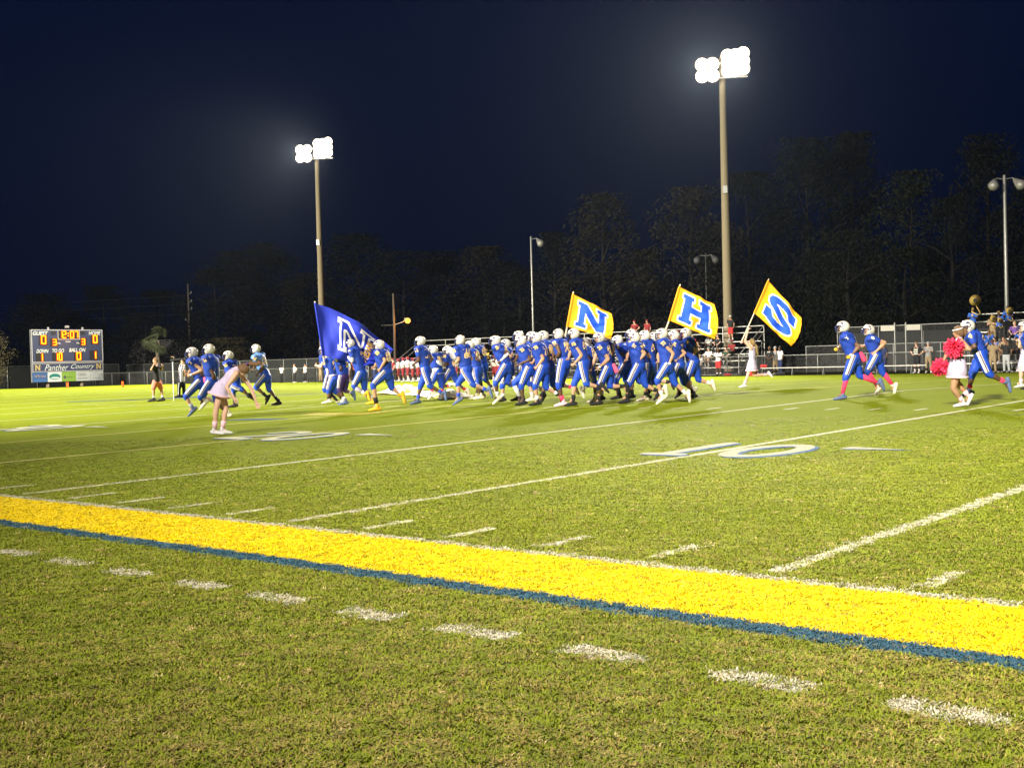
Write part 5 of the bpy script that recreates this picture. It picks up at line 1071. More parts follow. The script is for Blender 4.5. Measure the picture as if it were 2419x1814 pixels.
for P in PEOPLE:
    n = P['n']
    if n not in LOOK: continue
    sk, so, shn, num, lab, ex = LOOK[n]
    t = empty('person', P['b'], P['a'], lab, 'person', 'football players in blue running onto the field')
    ex = dict(ex); yaw = ex.get('yaw', .42)
    o = dict(skin=sk, sock=so, shoe=shn, num=num, jm=JLT if ex.get('jm') == 'lt' else ROYAL, pm=CL['plum'] if ex.get('pm') == 'purple' else PANTR, hyaw=ex.get('hyaw', .12), hpitch=ex.get('hpitch', 0.), arm=1.1, leg=1.05, mm=SMASK if ex.get('mm') else None)
    for q in ('wide', 'hem', 'sleeve', 'nm', 'nm2', 'sock_h'):
        if q in ex: o[q] = ex[q]
    o['yaw'] = yaw; o.setdefault('wide', random.uniform(.92, 1.14)); o['hyaw'] += random.uniform(-.18, .30); o['hpitch'] += random.uniform(-.14, .08); o['arm'] = random.uniform(1.0, 1.22)
    J, s = full_joints(P['J'], P['f'], dict(yaw=yaw))
    B = player(t, J, s, o); k = 1.
    if ex.get('towel'):
        c = J['pv']-B['fr']*.13+V(0, .11*s, .02); g = G(); g.tube([c+V(0, 0, .05), c-B['fr']*.05-V(0, 0, .07), c-B['fr']*.09-V(0, 0, .17)], [(.035, .016), (.055, .02), (.06, .018)], 8, B['Lt'].cross(V(0, 0, 1))); obj('towel', g, CL[ex['towel']], t, True)
    if ex.get('whitetowel'):
        g = G(); g.tube([J['hd']+V(-.12, .16, .05), J['hd']+V(-.25, .22, -.2), J['hL']+V(-.1, .1, .1)], [(.10, .04), (.14, .05), (.06, .04)], 9, V(1, 0, 0)); obj('towel', g, CL['white'], t, True)
    if ex.get('wb'): wrist_band(t, J['eL'], J['hL'], CL['white'])
    if ex.get('sl'): sleeve_on(t, J['shL'], J['eL'], J['hL'], CL['white'], .02, .78)
    if ex.get('sl2'):
        for sd in ('L', 'R'):
            sleeve_on(t, J['shL'], J['e'+sd], J['h'+sd], CL['lavender' if n == 'H2' else 'white'], .0, .86)
            g = G(); g.tube([lerp(J['sh'+sd], J['e'+sd], .4), J['e'+sd]], [.068, .052], 10); obj('arm_sleeve', g, CL['lavender' if n == 'H2' else 'white'], t, True)
    if ex.get('legw'):
        for sd in (('R',) if ex['legw'] == 1 else ('L', 'R')):
            kn, an = J['k'+sd], J['a'+sd]; g = G(); g.tube([lerp(kn, an, .05), lerp(kn, an, .3), lerp(kn, an, .95)], [.066, .069, .042], 10, cap=False); obj('legging', g, CL['lavender' if n == 'H9' else 'white'], t, True)
    if ex.get('brace'):
        g = G(); g.tube([lerp(J['kL'], J['aL'], .62), lerp(J['kL'], J['aL'], .9)], [.062, .055], 10, cap=False); obj('ankle_brace', g, CL['black'], t, True)
    if ex.get('glove'):
        for sd in ('L', 'R'):
            g = G(); g.ell(J['h'+sd], (.055, .045, .04)); obj('glove', g, CL[ex['glove']], t, True)
    if ex.get('under'):
        sp, su, Lt = B['sp'], B['su'], B['Lt']; g = G(); lo = .14 if ex['under'] == 1 else -.10
        g.tube([J['pv']+sp*.40, J['pv']+sp*.2, J['pv']+sp*lo], [(.178, .14), (.185, .15), (.20, .165)], 14, Lt, cap=False); obj('undershirt', g, CL['white' if ex['under'] == 2 else 'lavender'], t, True)
    FL[n] = (t, J, B)
PJ = {P['n']: P for P in PEOPLE}

# ---- cheerleaders
def cheer(n, label, skin, hairm, o):
    P = PJ[n]; t = empty('person', P['b'], P['a'], label, 'person', 'cheerleaders in white')
    yaw = o.get('yaw', .25); J, s = full_joints(P['J'], P['f'], dict(yaw=yaw, k=.93)); k = .93
    if o.get('fix'): o['fix'](J)
    B = body(t, J, s, dict(skin=skin, fem=True, k=k, yaw=yaw*s if s < 0 else yaw, hyaw=o.get('hyaw', 0.), hpitch=o.get('hpitch', 0.), curl=o.get('curl', .5), vox=.02, leg=o.get('leg', 1.), headdown=False))
    pv, nk, sp, su, Lt, fr = J['pv'], J['nk'], B['sp'], B['su'], B['Lt'], B['fr']
    g = G(); g.tube([pv+sp*o.get('hem', .02), pv+sp*.35, pv+sp*.62, pv+sp*.86, pv+sp*.97], [(.150, .115), (.128, .102), (.155, .122), (.148, .10), (.085, .075)], 14, Lt)
    for q in (1, -1): g.tube([pv+sp*.84+Lt*q*.11, pv+sp*1.0+Lt*q*.085], [.045, .03], 8)
    top = pend('top', g, CL[o.get('top', 'lavender')], t, .02, 2)
    d = (-su*.45+V(0, 0, -.75)).normalized()
    g = G(); g.tube([pv+sp*o.get('waist', .22), pv+sp*.06, pv+d*.12, pv+d*o.get('sk', .27)], [(.138, .112), (.165, .138), (.205, .175), (.245, .215)], 18, Lt, cap=False)
    obj('skirt', g, CL[o.get('skirt', 'lavender')], t, True)
    g = G(); g.tube([pv+d*(o.get('sk', .27)-.035), pv+d*(o.get('sk', .27)+.004)], [(.243, .213), (.249, .219)], 18, Lt, cap=False); obj('skirt_trim', g, CL['palepink'], t, True)
    g = G(); g.tube([pv+su*.02, pv-su*.06], [(.15, .12), (.14, .115)], 12, Lt); obj('briefs', g, CL['navy'], t, True)
    shoes_socks(t, J, dict(shoe='palepink' if o.get('pinkshoe') else 'white', sock='palepink', sock_h=.36, shoe_k=1.0), B)
    hd = J['hd']; f, l, u = B['ax']
    hair(t, hd, B['ax'], k, HAIR[hairm], o.get('tail')(hd, f, l, u) if o.get('tail') else None, tie=CL[o['bow']] if o.get('bow') else None)
    return t, J, B
TXT['diamond'] = ([(-.5, 0), (0, -.5), (.5, 0), (0, .5)], [(0, 1, 2, 3)], 1.)
def bendfix(J): J['hL'].y = .24; J['hR'].y = -.22; J['eL'].y = .22; J['eR'].y = -.24
t, J, B = cheer('bend', 'cheerleader in white dress bending forward with both arms hanging, standing on the yard number', 'light', 'brown', dict(yaw=.5, hpitch=-.95, hyaw=.0, leg=1.0, sk=.155, pinkshoe=0, fix=bendfix, curl=.25, bow='purple', tail=lambda h, f, l, u: [h-f*.05+u*.11, h+f*.0+u*.20, h+f*.07+u*.27, h+f*.09+u*.36]))
project('back_panel', next(c for c in t.children if c.name.startswith('top')), 'diamond', .20, J['pv']+B['sp']*.62, -B['fr'], B['su'], mat('royal_panel', (.05, .04, .28), .6), t, .22)
g = G(); g.tube([J['nk']-B['su']*.05, J['nk']+B['su']*.015], [.078, .068], 12, cap=False); obj('collar', g, CL['palepink'], t, True)
t, J, B = cheer('sgirl', 'cheerleader in white running with both arms raised on the S flag pole', 'light', 'blond', dict(yaw=.5, hpitch=.1, curl=1.2, sk=.26, bow='purple', tail=lambda h, f, l, u: [h-f*.10-u*.02, h-f*.17-u*.14, h-f*.2-u*.30, h-f*.26-u*.44]))
SG = (t, J)
t, J, B = cheer('pom', 'cheerleader in white running with pink pompoms and white headband', 'bronze', 'brown', dict(yaw=.15, hpitch=-.05, curl=1.2, leg=1.15, sk=.33, hem=.42, waist=.10, tail=lambda h, f, l, u: [h-f*.09+u*.06, h-f*.14+u*.02, h-f*.14-u*.05, h-f*.11-u*.10]))
hd = J['hd']; f, l, u = B['ax']; g = G()
pts = [hd+(f*math.cos(a)*.097+l*math.sin(a)*.083)*.98+u*(.055-.02*math.cos(a)) for a in np.linspace(0, 2*math.pi, 19)]; g.tube(pts, .014, 6, cap=False); obj('headband', g, CL['white'], t, True)
PG = (t, J)
t, J, B = cheer('edge', 'cheerleader in white half cut off by the right picture edge', 'light', 'auburn', dict(yaw=.1, curl=.8, sk=.30, hem=.3, leg=1.05, tail=lambda h, f, l, u: [h-f*.10+u*.03, h-f*.16-u*.05, h-f*.17-u*.16, h-f*.15-u*.24]))
def pompom(c, r, label):
    t = empty('pom_pom', c, 0, label, 'pompom', 'pink pompoms'); g = G()
    for i in range(420):
        d = Vector(RNG.normal(0, 1, 3)).normalized(); e = d.orthogonal().normalized(); e = (e*math.cos(i)+d.cross(e)*math.sin(i)); L = r*random.uniform(.75, 1.1); w = .014
        m = d*L*.6+e.cross(d)*.02; p = d*L+V(0, 0, -.03)*random.random()
        g.add([d*.03-e*w*.4, d*.03+e*w*.4, m+e*w, p+e*w*.8, p-e*w*.8, m-e*w], [(0, 1, 2, 5), (5, 2, 3, 4)])
    obj('streamers', g, CL['hotpink'], t); g = G(); g.tube([(0, 0, -.05), (0, 0, .05)], .03, 8); obj('handle', g, CL['white'], t); return t
Rz = Matrix.Rotation(PG[0].rotation_euler.z, 3, 'Z')
pompom(PG[0].location+Rz@(PG[1]['hL']+V(.04, .05, .0)), .20, 'upper pink pompom held before the cheerleader\'s chest')
pompom(PG[0].location+Rz@(PG[1]['hR']+V(.02, .0, -.02)), .18, 'lower pink pompom hanging from the cheerleader\'s other hand')

# ---- bystanders: a few posed figures, copied with other clothes
def sym(pv, nk, hd, el, ha, kn, an, to, hip=.085):
    J = {'pv': V(*pv), 'nk': V(*nk), 'hd': V(*hd)}
    for sd, q in (('L', 1), ('R', -1)):
        J['e'+sd] = V(el[0], q*el[1], el[2]); J['h'+sd] = V(ha[0], q*ha[1], ha[2]); J['hip'+sd] = V(pv[0], q*hip, pv[2]-.02)
        J['k'+sd] = V(kn[0], q*kn[1], kn[2]); J['a'+sd] = V(an[0], q*an[1], an[2]); J['t'+sd] = V(to[0], q*to[1], to[2])
    return J
def pose(p):
    lg = ((.03, .11, .50), (-.02, .12, .095), (.16, .15, .03))
    if p == 'sit': return sym((-.30, 0, .52), (-.24, 0, 1.03), (-.20, 0, 1.20), (-.12, .25, .80), (.06, .11, .64), (.13, .14, .52), (.06, .13, .10), (.22, .15, .03))
    st = dict(stand=((-.04, .25, 1.16), (.06, .26, .92)), hips=((-.08, .36, 1.20), (.06, .19, 1.02)), hold=((.06, .25, 1.17), (.28, .12, 1.22)), clasp=((.02, .26, 1.15), (.17, .06, 1.00)), wave=((-.04, .25, 1.16), (.06, .26, .92)))[p]
    J = sym((0, 0, .94), (.01, 0, 1.46), (.03, 0, 1.63), st[0], st[1], *lg)
    if p == 'wave': J['eL'] = V(.12, .34, 1.36); J['hL'] = V(.12, .16, 1.62)
    return J
OUT = {'white_black': ('white', 'black', 'long'), 'white_navy': ('white', 'navy', 'long'), 'khaki': ('khaki', 'khaki', 'long'), 'ltblue': ('ltblue', 'khaki', 'short'), 'orange_black': ('orange', 'black', 'long'), 'maroon_black': ('maroon', 'black', 'long'), 'gold': ('gold', 'black', 'long'), 'black': ('black', 'black', 'long'),
 'navy': ('navy', 'navy', 'long'), 'red_black': ('red', 'black', 'long'), 'logotee': ('black', 'black', 'long'), 'logotee2': ('grey', 'black', 'long'), 'white_khaki': ('white', 'khaki', 'short'), 'white_cap': ('white', 'khaki', 'short'), 'white_red': ('white', 'red', 'short'), 'maroon_white': ('black', 'red', 'short'), 'green': ('green', 'black', 'long'), 'suit': ('black', 'black', 'long'),
 'whitejersey': ('white', 'navy', 'long'), 'greycap': ('grey', 'khaki', 'long'), 'stripetee': ('black', 'black', 'short'), 'band': ('blue', 'black', 'long'), 'greysweat': ('black', 'ltgrey', 'long'), 'purple': ('purple', 'black', 'long'), 'redplayer': ('white', 'maroon', 'long')}
CAPM = {'maroon_black': 'maroon', 'greycap': 'ltgrey', 'white_cap': 'grey', 'maroon_white': 'white', 'stripetee': 'khaki'}
def person_std(t, p, outfit, skin, hairm, h, i, shirtm=None):
    if outfit == 'redplayer':
        key = ('redplayer', p); J = pose(p)
        player(t, J, 1, dict(skin=skin, sock='white', shoe='white', num=None, jm=CL['white'], pm=CL['maroon'], hm=CL['maroon'], key=key, vox=.034, low=True, wide=1.0)); return J
    top, bot, kind = OUT[outfit]; J = pose(p); key = (p, kind); vox = .034
    B = body(t, J, 1, dict(skin=skin, key=('b', p), vox=.03, curl=.6 if p != 'hold' else 1.2)); sp, su, Lt, fr, pv = B['sp'], B['su'], B['Lt'], B['fr'], J['pv']
    g = G(); g.tube([pv+sp*-.02, pv+sp*.3, pv+sp*.6, pv+sp*.85, pv+sp*.98], [(.178, .135), (.172, .13), (.182, .135), (.175, .115), (.08, .078)], 12, Lt)
    for sd in ('L', 'R'):
        sh, el = J['sh'+sd], J['e'+sd]; g.tube([sh, lerp(sh, el, .3), lerp(sh, el, .68)], [.078, .072, .066], 9)
    shirt = pend('shirt', g, shirtm or CL[top], t, vox, 2, None, ('shirt', p))
    g = G(); g.tube([pv+sp*.16, pv-su*.02, pv-su*.09], [(.158, .122), (.168, .135), (.14, .12)], 12, Lt)
    for sd in ('L', 'R'):
        hip, kn, an = J['hip'+sd], J['k'+sd], J['a'+sd]
        if kind == 'long': g.tube([hip, lerp(hip, kn, .4), kn, lerp(kn, an, .5), lerp(kn, an, .96)], [.105, .098, .076, .068, .062], 10)
        else: g.tube([hip, lerp(hip, kn, .4), lerp(hip, kn, .88)], [.108, .104, .096], 10)
    pend('trousers' if kind == 'long' else 'shorts', g, CL[bot], t, vox, 2, None, ('bottom', p, kind))
    shoes_socks(t, J, dict(shoe='white' if i % 3 else 'black', sock='white' if kind == 'short' else None, sock_h=.25, key=('s', p)), B)
    f, l, u = B['ax']
    cap = CAPM.get(outfit)
    if cap:
        kk = ('cap', p)
        if kk not in SM:
            g = G(); hd = J['hd']; g.ell(hd+u*.045-f*.01, (.105, .088, .085), B['ax'], 12, 7); g.tube([hd+f*.07+u*.05, hd+f*.17+u*.035], [(.07, .012), (.05, .008)], 8, l); SM[kk] = g.mesh('cap', True)
        mob(SM[kk], 'cap', CL[cap], t)
    kk = ('hair', p)
    if kk not in SM:
        g = G(); hd = J['hd']; g.ell(hd-f*.02+u*.025, (.099, .084, .105), B['ax'], 10, 7); SM[kk] = g.mesh('hair', True)
    mob(SM[kk], 'hair', HAIR[hairm], t)
    return J, B, shirt
FANS = [
(-80.95, 57.4, 0, 'stand', 'white_black', 'person in white tee and black trousers on far sideline, left of the orange bucket', 0.86, 0.2),
(-79.24, 57.4, 0, 'hips', 'white_black', 'person in white tee with arms out standing behind the orange bucket', 0.88, -0.3),
(-77.88, 57.4, 0, 'wave', 'white_black', 'person in white tee raising one hand to head by the far fence', 0.87, 0),
(-76.56, 57.9, 0, 'hold', 'khaki', 'person in tan clothes holding up the purple and white banner', 0.95, 0),
(-72.19, 57, 0, 'stand', 'ltblue', 'person in light blue shirt on far sideline behind the blue flag carrier', 1, 0),
(-72.05, 57.5, 0, 'stand', 'orange_black', 'person in orange shirt and black trousers on far sideline', 1, 0.4),
(-69.17, 57, 0, 'stand', 'white_navy', 'person in white polo and navy trousers on far sideline beside maroon team', 1, -0.3),
(-65.49, 55.5, 0, 'stand', 'maroon_black', 'coach in maroon shirt and maroon cap at left end of maroon team', 1, -0.6),
(-65.98, 56.5, 0, 'stand', 'redplayer', 'GROUP', 0.97, -0.8),
(-63.94, 55, 0, 'hips', 'redplayer', 'GROUP', 1.0, -0.7000000000000002),
(-64.68, 56.2, 0, 'hold', 'redplayer', 'GROUP', 1.03, -0.6000000000000003),
(-63.14, 55.2, 0, 'stand', 'redplayer', 'GROUP', 0.97, -0.5000000000000007),
(-64.01, 56.6, 0, 'hips', 'redplayer', 'GROUP', 1.0, -0.4000000000000006),
(-62.34, 55.4, 0, 'hold', 'redplayer', 'GROUP', 1.03, -0.3000000000000005),
(-62.62, 56.3, 0, 'stand', 'redplayer', 'GROUP', 0.97, -0.2000000000000013),
(-59.28, 55.6, 0, 'hips', 'redplayer', 'GROUP', 1.0, -0.10000000000000031),
(-59.7, 56.8, 0, 'hold', 'redplayer', 'GROUP', 1.03, -1.1102230246251565e-15),
(-57.65, 55.2, 0, 'stand', 'redplayer', 'GROUP', 0.97, 0.09999999999999809),
(-58.1, 56.4, 0, 'hips', 'redplayer', 'GROUP', 1.0, 0.19999999999999907),
(-56.48, 55.4, 0, 'hold', 'redplayer', 'GROUP', 1.03, 0.29999999999999827),
(-56.08, 56.2, 0, 'stand', 'redplayer', 'GROUP', 0.97, 0.39999999999999747),
(-54.74, 55.2, 0, 'hips', 'redplayer', 'GROUP', 1.0, 0.49999999999999667),
(-63.52, 63.4, 1.34, 'sit', 'orange_black', 'spectator in orange shirt sitting high on the left bleachers', 1.0, 0),
(-62.5, 62.699999999999996, 0.9199999999999999, 'sit', 'gold', 'spectator in gold shirt sitting below the orange shirt on left bleachers', 1.0, 0),
(-62.75, 62.0, 0.5, 'sit', 'black', 'spectator in black sitting low on the left bleachers', 1.0, 0),
(-49.66, 63.9, 2.2, 'hips', 'maroon_black', 'man in maroon shirt standing atop bleachers, left of the two, hand on hip', 1.0, 0),
(-48.58, 63.9, 2.2, 'stand', 'maroon_black', 'man in maroon shirt standing atop bleachers, right of the two, arms down', 1.0, 0),
(-52.4, 62.699999999999996, 0.9199999999999999, 'sit', 'black', 'spectator in black sitting under the N flag on middle bleachers', 1.0, 0),
(-51.41, 63.4, 1.34, 'sit', 'maroon_black', 'spectator in maroon sitting high on middle bleachers right of N flag', 1.0, 0),
(-46.56, 63.4, 1.34, 'sit', 'navy', 'spectator in navy sitting on right bleachers behind the runners', 1.0, 0),
(-45.97, 64.1, 1.76, 'sit', 'maroon_black', 'spectator in maroon on the top row of right bleachers under H flag pole', 1.0, 0),
(-44.38, 63.4, 1.34, 'sit', 'red_black', 'spectator in bright red shirt sitting under the H flag', 1.0, 0),
(-43.55, 62.699999999999996, 0.9199999999999999, 'sit', 'logotee', 'spectator in black tee with white chest print on right bleachers', 1.0, 0),
(-42.62, 61.3, 0.08, 'sit', 'white_khaki', 'spectator in white tee and khaki shorts on lowest bleacher row', 1.0, 0),
(-42.31, 62.0, 0.5, 'sit', 'white_cap', 'spectator in white tee and dark cap sitting above the blue coolers', 1.0, 0),
(-43.12, 63.4, 1.34, 'sit', 'logotee2', 'spectator in grey printed tee sitting below tip of H flag', 1.0, 0),
(-40.04, 59.3, 0, 'hold', 'white_red', 'person in white tee and red shorts standing before bleachers, hands together', 1.0, 0),
(-42.44, 63.4, 1.34, 'sit', 'black', 'spectator in black with bare arms sitting right of H flag tip', 1.0, 0),
(-41.89, 63.9, 2.2, 'stand', 'maroon_white', 'person in white cap and red shorts standing on top row before light pole', 1.0, 0),
(-40.97, 62.699999999999996, 0.9199999999999999, 'sit', 'maroon_black', 'spectator in maroon sitting beside the stair rail of right bleachers', 1.0, 0),
(-41.01, 62.0, 0.5, 'sit', 'green', 'spectator in dark green lying low on right bleachers', 1.0, 0),
(-36.29, 59.0, 0, 'clasp', 'suit', 'man in dark suit and white shirt standing before the team bench', 1.0, 0),
(-35.69, 59.2, 0, 'stand', 'whitejersey', 'player in white and maroon jersey standing beside the man in suit', 1, -0.5),
(-36.38, 59.9, 0, 'stand', 'greycap', 'person in pale cap standing behind the man in suit', 1.0, 0),
(-30.63, 60.8, 0, 'stand', 'black', 'person in black standing at the fence behind the two pink sock players', 1, 0.8),
(-29.68, 60.4, 0, 'stand', 'navy', 'person in navy shirt standing by the gate post', 1, -0.6),
(-27.44, 59.6, 0, 'hips', 'stripetee', 'person in black tee with three white print rows facing the field, bare legs', 1.0, 0),
(-26.92, 60.0, 0, 'hold', 'greycap', 'person in grey cap and tan trousers beside the black printed tee', 1.0, 0.3),
(-24.49, 60.599999999999994, 1.76, 'hold', 'band', 'band member in blue holding up the big brass sousaphone', 1.0, 0),
(-24.73, 59.9, 1.34, 'sit', 'band', 'band member in blue with white plume hat left of sousaphone', 1.0, 0),
(-23.33, 58.5, 0.7, 'sit', 'band', 'band member in blue sitting low behind hugging player, white hat', 1.0, 0),
(-23.26, 59.199999999999996, 0.9199999999999999, 'sit', 'band', 'band member in blue seated third row beneath the first horn', 1.0, 0),
(-23.2, 59.9, 1.34, 'hold', 'khaki', 'band member in tan top raising a horn at left of the three horns', 1.0, 0),
(-22.87, 59.9, 1.49, 'hold', 'band', 'band member in blue raising a horn just left of lamp post', 1.0, 0),
(-22.61, 60.599999999999994, 1.76, 'hold', 'band', 'band member in blue raising a horn just right of lamp post', 1.0, 0),
(-22.76, 58.5, 0.5, 'sit', 'band', 'band member in blue seated second row, clapping above bench rail', 1.0, 0),
(-22.28, 58.5, 0.5, 'sit', 'khaki', 'spectator in tan sitting under the lamp post', 1.0, 0),
(-21.65, 56.9, 0, 'stand', 'greysweat', 'person in black top and grey sweatpants standing before band bleachers', 1.0, 0),
(-22.14, 59.9, 1.34, 'sit', 'purple', 'spectator in purple sitting at right end of band row', 1.0, 0),
(-21.61, 58.5, 0.5, 'sit', 'black', 'spectator in black with white cap sitting low at the right edge', 1.0, 0),
(-22.33, 56.9, 0, 'stand', 'khaki', 'person in tan standing low before band bleachers beside grey sweatpants', 1.0, 0),
(-21.64, 59.199999999999996, 0.9199999999999999, 'sit', 'band', 'band member in blue at right picture edge, third row', 1.0, 0)]
SKS = ['dark', 'light', 'tan', 'brown', 'light', 'dark']
STRIPE_TOP = mat('tee_print', (.50, .48, .42), .8)
nred = 0
for i, (x, y, z, p, outfit, lab, h, rot) in enumerate(FANS):
    if z == 2.2: y = 64.1; z = 2.205
    elif z > 0:
        z = z+.03 if z > .1 else .085
        y = y-.30 if p == 'sit' else y-.34
    grp = None
    if lab == 'GROUP': nred += 1; lab = 'visiting player in white jersey and maroon helmet, %s from the left on far sideline' % (ORD+['thirteenth', 'fourteenth'])[nred-1]; grp = 'visiting players in maroon and white'
    elif p == 'sit': grp = 'spectators sitting on the bleachers'
    t = empty('person', (x, y, z if z else zc(y)), -math.pi/2+rot, lab, 'person', grp or 'people standing along the far sideline')
    t.scale = (h, h, h)
    sk = 'dark' if outfit in ('suit', 'whitejersey') else 'light' if outfit in ('stripetee', 'greycap', 'white_khaki', 'white_cap') else SKS[i % 6]
    r = person_std(t, p, outfit, sk, ('black', 'brown', 'black', 'blond', 'black')[i % 5] if outfit != 'stripetee' else 'brown', h, i)
    if outfit == 'redplayer': continue
    J, B, shirt = r
    if outfit == 'stripetee':
        for k in range(3):
            project('shirt_print', shirt, ('BAND', .02, 0) if False else 'bar', .085, J['pv']+B['sp']*(.28+.22*k), B['fr'], B['su'], STRIPE_TOP, t, .24)
    if outfit in ('logotee', 'logotee2'): project('shirt_print', shirt, 'bar', .10, J['pv']+B['sp']*.6, B['fr'], B['su'], STRIPE_TOP, t, .2)
    if outfit == 'suit':
        project('shirt_front', shirt, 'vee', .26, J['pv']+B['sp']*.74, B['fr'], B['su'], CL['white'], t, .18)
    if outfit == 'band': project('shirt_print', shirt, 'vee', .16, J['pv']+B['sp']*.72, B['fr'], B['su'], CL['gold'], t, .10)
TXT['bar'] = ([(-1.4, -.5), (-.5, -.42), (.5, -.5), (1.4, -.42), (1.4, .5), (.5, .42), (-.5, .5), (-1.4, .42)], [(0, 1, 6, 7), (1, 2, 5, 6), (2, 3, 4, 5)], 2.8)
TXT['vee'] = ([(0, -.5), (.5, .5), (0, .42), (-.5, .5)], [(0, 1, 2), (0, 2, 3)], 1.)

# ---- photographer and referee
def special(n, label, cat_skin, outfit, hairm, shirtm=None, fixp=None):
    P = PJ[n]; t = empty('person', P['b'], P['a'], label, 'person'); J, s = full_joints(P['J'], P['f'], dict(yaw=.5))
    global pose
    old = pose; pose = lambda p, J=J: J
    r = person_std(t, n, outfit, cat_skin, hairm, 1, 0, shirtm); pose = old
    return t, r
OUT['ph'] = ('black', 'coral', 'short'); OUT['rf'] = ('white', 'black', 'long')
t, r = special('photog', 'photographer in black tee and coral shorts with a camera on a white monopod', 'tan', 'ph', 'brown')
Rz = Matrix.Rotation(t.rotation_euler.z, 3, 'Z'); hp = t.location+Rz@lerp(r[0]['hR'], r[0]['hL'], .5)
mp = empty('monopod', t.location+V(.55, .35, 0), .6, 'white monopod carrying a black camera beside the photographer', 'monopod')
g = G(); g.tube([(0, 0, 0), (0, 0, .75), (0, 0, 1.42)], [.016, .02, .022], 8); obj('pole', g, CL['white'], mp, True)
g = G(); g.box((0, 0, 1.5), (.14, .10, .10)); g.tube([(.05, 0, 1.5), (.30, 0, 1.52)], .045, 9); obj('camera', g, CL['black'], mp)
g = G(); g.box((.0, 0, 1.62), (.12, .03, .02)); g.box((.05, 0, 1.58), (.02, .02, .08)); obj('camera_mount', g, CL['khaki'], mp)
sm = bpy.data.materials.new('referee_stripes'); sm.use_nodes = True; nt = sm.node_tree; b = nt.nodes['Principled BSDF']; b.inputs['Roughness'].default_value = .8
tc = nt.nodes.new('ShaderNodeTexCoord'); sx = nt.nodes.new('ShaderNodeSeparateXYZ'); ad = nt.nodes.new('ShaderNodeMath'); ad.operation = 'ADD'; mu = nt.nodes.new('ShaderNodeMath'); mu.operation = 'MULTIPLY'; mu.inputs[1].default_value = 13
fr_ = nt.nodes.new('ShaderNodeMath'); fr_.operation = 'FRACT'; gt = nt.nodes.new('ShaderNodeMath'); gt.operation = 'GREATER_THAN'; gt.inputs[1].default_value = .5; mx = nt.nodes.new('ShaderNodeMix'); mx.data_type = 'RGBA'; mx.inputs['A'].default_value = (.02, .015, .03, 1); mx.inputs['B'].default_value = (.75, .72, .74, 1)
nt.links.new(tc.outputs['Object'], sx.inputs[0]); nt.links.new(sx.outputs['X'], ad.inputs[0]); nt.links.new(sx.outputs['Y'], ad.inputs[1]); nt.links.new(ad.outputs[0], mu.inputs[0]); nt.links.new(mu.outputs[0], fr_.inputs[0]); nt.links.new(fr_.outputs[0], gt.inputs[0]); nt.links.new(gt.outputs[0], mx.inputs['Factor']); nt.links.new(mx.outputs['Result'], b.inputs['Base Color'])
t, r = special('ref', 'referee in black and white striped shirt and black trousers behind the left group', 'tan', 'rf', 'black', sm)
for sd in ('L', 'R'):
    J = r[0]; o_ = 1 if sd == 'L' else -1; g = G(); g.tube([J['hip'+sd]+V(.0, o_*.115, -.05), J['k'+sd]+V(0, o_*.085, 0), J['a'+sd]+V(0, o_*.07, .06)], .014, 6); obj('trouser_stripe', g, CL['white'], t)

